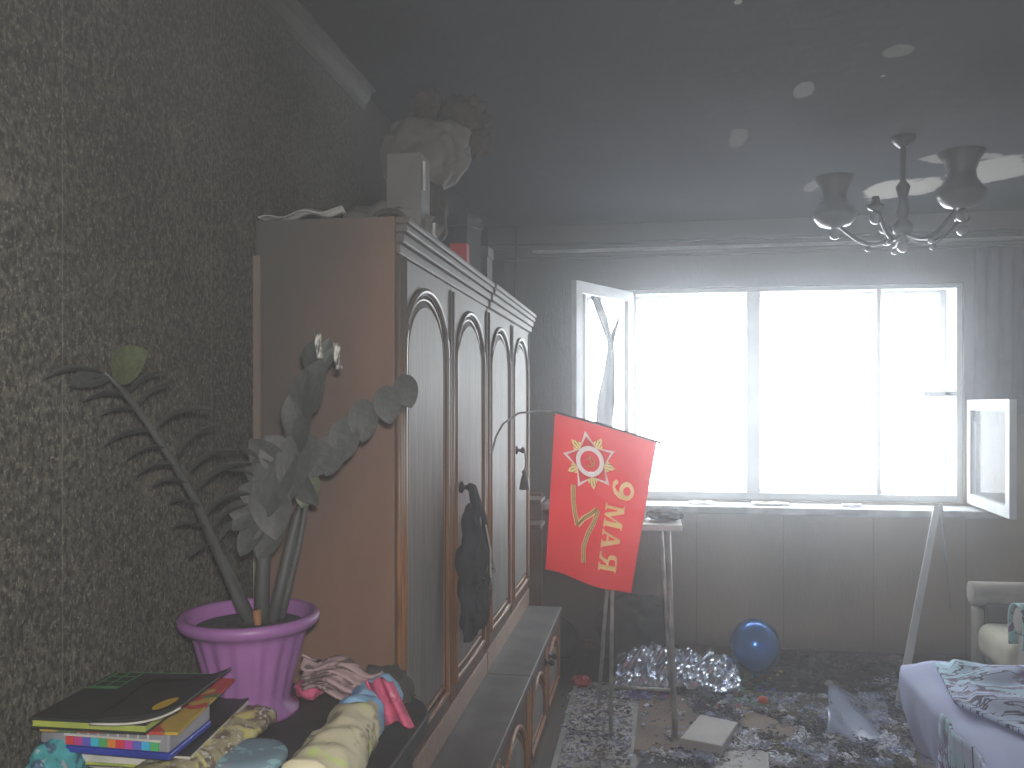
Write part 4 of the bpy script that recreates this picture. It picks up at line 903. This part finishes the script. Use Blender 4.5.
# fold ridges of the throw (piping edge)
def th2(a, b):
    y = 2.45 + .55 * b; x = bx0 - .045 - .01 * math.sin(b * 8) + a * .02; return Vector((x - .02 + .02 * math.sin(b * 13), y, bzt + .03 - a * .30))
o = sheet('throw_corner', 12, 16, lambda a, b: Vector((bx0 - .085 - .010 * math.sin(b * 12) + .02 * a * a, 2.50 + .50 * b + .08 * a, bzt + .02 - a * .22)), M['throw'], None, .008)
tag(o, 'corner of a floral cloth hanging over the left side of the bed', 'blanket')

# ---------------------------------------------------------------- armchair facing left
ac = thing('armchair', 'beige-grey armchair with rolled arms in the corner beyond the bed', 'armchair', (2.2, 4.45, 0))
A = lambda o: par(o, ac)
fa = P(976, 600, 4.72)
ax = fa.x - .01; ya, yb = 4.14, 4.72
A(box('seat_base', (ax + .02, ya + .06, .05), (ax + .66, yb - .06, .30), M['chaird'], bevel=.02)); 
bm = bmesh.new(); bx(bm, (ax - .02, ya + .08, .30), (ax + .62, yb - .07, .475)); o = A(finish('seat_cushion', bm, M['cushion'], None, True, bevel=.06, seg=5))
for y in (ya, yb):
    m_ = M['chairf']
    A(box('arm_panel', (ax + .035, y - .05, .05), (ax + .66, y + .05, .56), M['chaird'], bevel=.015))
    A(box('arm_front', (ax - .005, y - .055, .05), (ax + .034, y + .045, .53), M['chairf'], bevel=.015))
    A(tubeo('arm_roll', [(ax - .02, y, .597), (ax - .015, y, .597), (ax + .3, y, .60), (ax + .66, y, .60)], [.045, .062, .062, .06], m_, None, 16))
A(box('backrest', (ax + .662, ya - .05, .05), (min(ax + .86, XR - .02), yb + .05, .86), M['chairf'], bevel=.05))
for x in (ax + .05, ax + .75):
    for y in (ya, yb): A(box('foot', (x, y - .02, 0), (x + .04, y + .02, .05), M['frame']))
cx_ = P(1003, 615, ya)
o = sheet('teal_cloth', 14, 18, lambda a, b: Vector((ax - .03 + a * .30, ya + .078 * math.cos((b * 1.3 - .15) * PI), .597 + (.078 * math.sin((b * 1.3 - .15) * PI) if 0 < (b * 1.3 - .15) < 1 else -.35 * (abs(b - .5) - .385) * 3))), M['tealcl'], None, .006)
tag(o, 'teal printed cloth draped over the near arm of the armchair', 'cloth')

# ---------------------------------------------------------------- chandelier
cy0 = 3.92; hx = P(903, 200, cy0); cx0 = hx.x
ch = thing('chandelier', 'sooty dark chandelier with bell shades hanging from the ceiling before the window', 'chandelier', (cx0, cy0, ZC))
A = lambda o: par(o, ch)
A(latheo('ceiling_cup', [(.001, 0), (.05, -.001), (.05, -.015), (.02, -.045), (.001, -.05)], M['shade'], None, 24, (cx0, cy0, ZC), cap=False))
zb = P(903, 226, cy0).z
A(tubeo('rod', [(cx0, cy0, ZC - .04), (cx0, cy0, zb)], .012, M['shade']))
A(latheo('stem_body', [(.010, .20), (.03, .17), (.018, .12), (.03, .06), (.018, .03), (.045, .0), (.04, -.03), (.01, -.05), (.025, -.065), (.001, -.09)], M['shade'], None, 24, (cx0, cy0, zb), cap=False))
def ball(p, r, nm='glass_ball'):
    bm = bmesh.new(); bmesh.ops.create_uvsphere(bm, u_segments=20, v_segments=12, radius=r); bmesh.ops.translate(bm, verts=bm.verts, vec=p); return A(finish(nm, bm, M['crystal'], None, True))
ball(Vector((cx0, cy0, zb - .09)), .025)
for k in range(5):
    a = math.radians(-55 + 72 * k); dx, dy = math.cos(a), math.sin(a); L = .28
    pts = [(cx0 + dx * L * t, cy0 + dy * L * t, zb - .02 - .06 * math.sin(PI * min(1, t * 1.1)) + .05 * t * t) for t in [i / 10 for i in range(11)]]
    A(tubeo('arm', pts, .009, M['shade'])); e = Vector(pts[-1])
    if k in (0, 3):
        A(latheo('shade', [(r_ * 1.45, z_ * 1.45) for r_, z_ in [(.012, -.01), (.045, .0), (.062, .02), (.066, .035), (.050, .055), (.038, .075), (.036, .095), (.046, .125), (.062, .148), (.060, .150), (.043, .126), (.033, .095), (.036, .075), (.05, .045), (.04, .01), (.01, .0)]], M['shade'], None, 32, e, cap=False))
    else: A(latheo('candle_cup', [(.012, -.01), (.03, .0), (.036, .015), (.02, .02), (.014, .05), (.001, .052)], M['shade'], None, 20, e, cap=False))
    ball(e + Vector((0, 0, -.04)), .024); ball(Vector(pts[5]) + Vector((0, 0, -.02)), .014)

# ---------------------------------------------------------------- smoke haze filling the room
bm = bmesh.new(); bx(bm, (XL + .001, YN + .001, .001), (XR - .001, YF - .001, ZC - .001)); hz = finish('smoke_haze', bm, M['glass'])
m = bpy.data.materials.new('thin_smoke_with_lens_bloom'); m.use_nodes = True; t = m.node_tree; t.nodes.clear()
o_ = t.nodes.new('ShaderNodeOutputMaterial'); v = t.nodes.new('ShaderNodeAddShader')
for i_, (den, ani) in enumerate(((.0115, .35), (.027, .93))):  # broad lobe is the smoke; narrow forward lobe added to imitate lens bloom
    q = t.nodes.new('ShaderNodeVolumeScatter'); q.inputs['Color'].default_value = (.92, .95, 1, 1); q.inputs['Density'].default_value = den; q.inputs['Anisotropy'].default_value = ani; t.links.new(q.outputs[0], v.inputs[i_])
t.links.new(v.outputs[0], o_.inputs['Volume']); hz.data.materials[0] = m
m.cycles.homogeneous_volume = True if hasattr(m.cycles, 'homogeneous_volume') else None
tag(hz, 'thin grey smoke haze filling the whole room', 'haze', None, 'stuff')
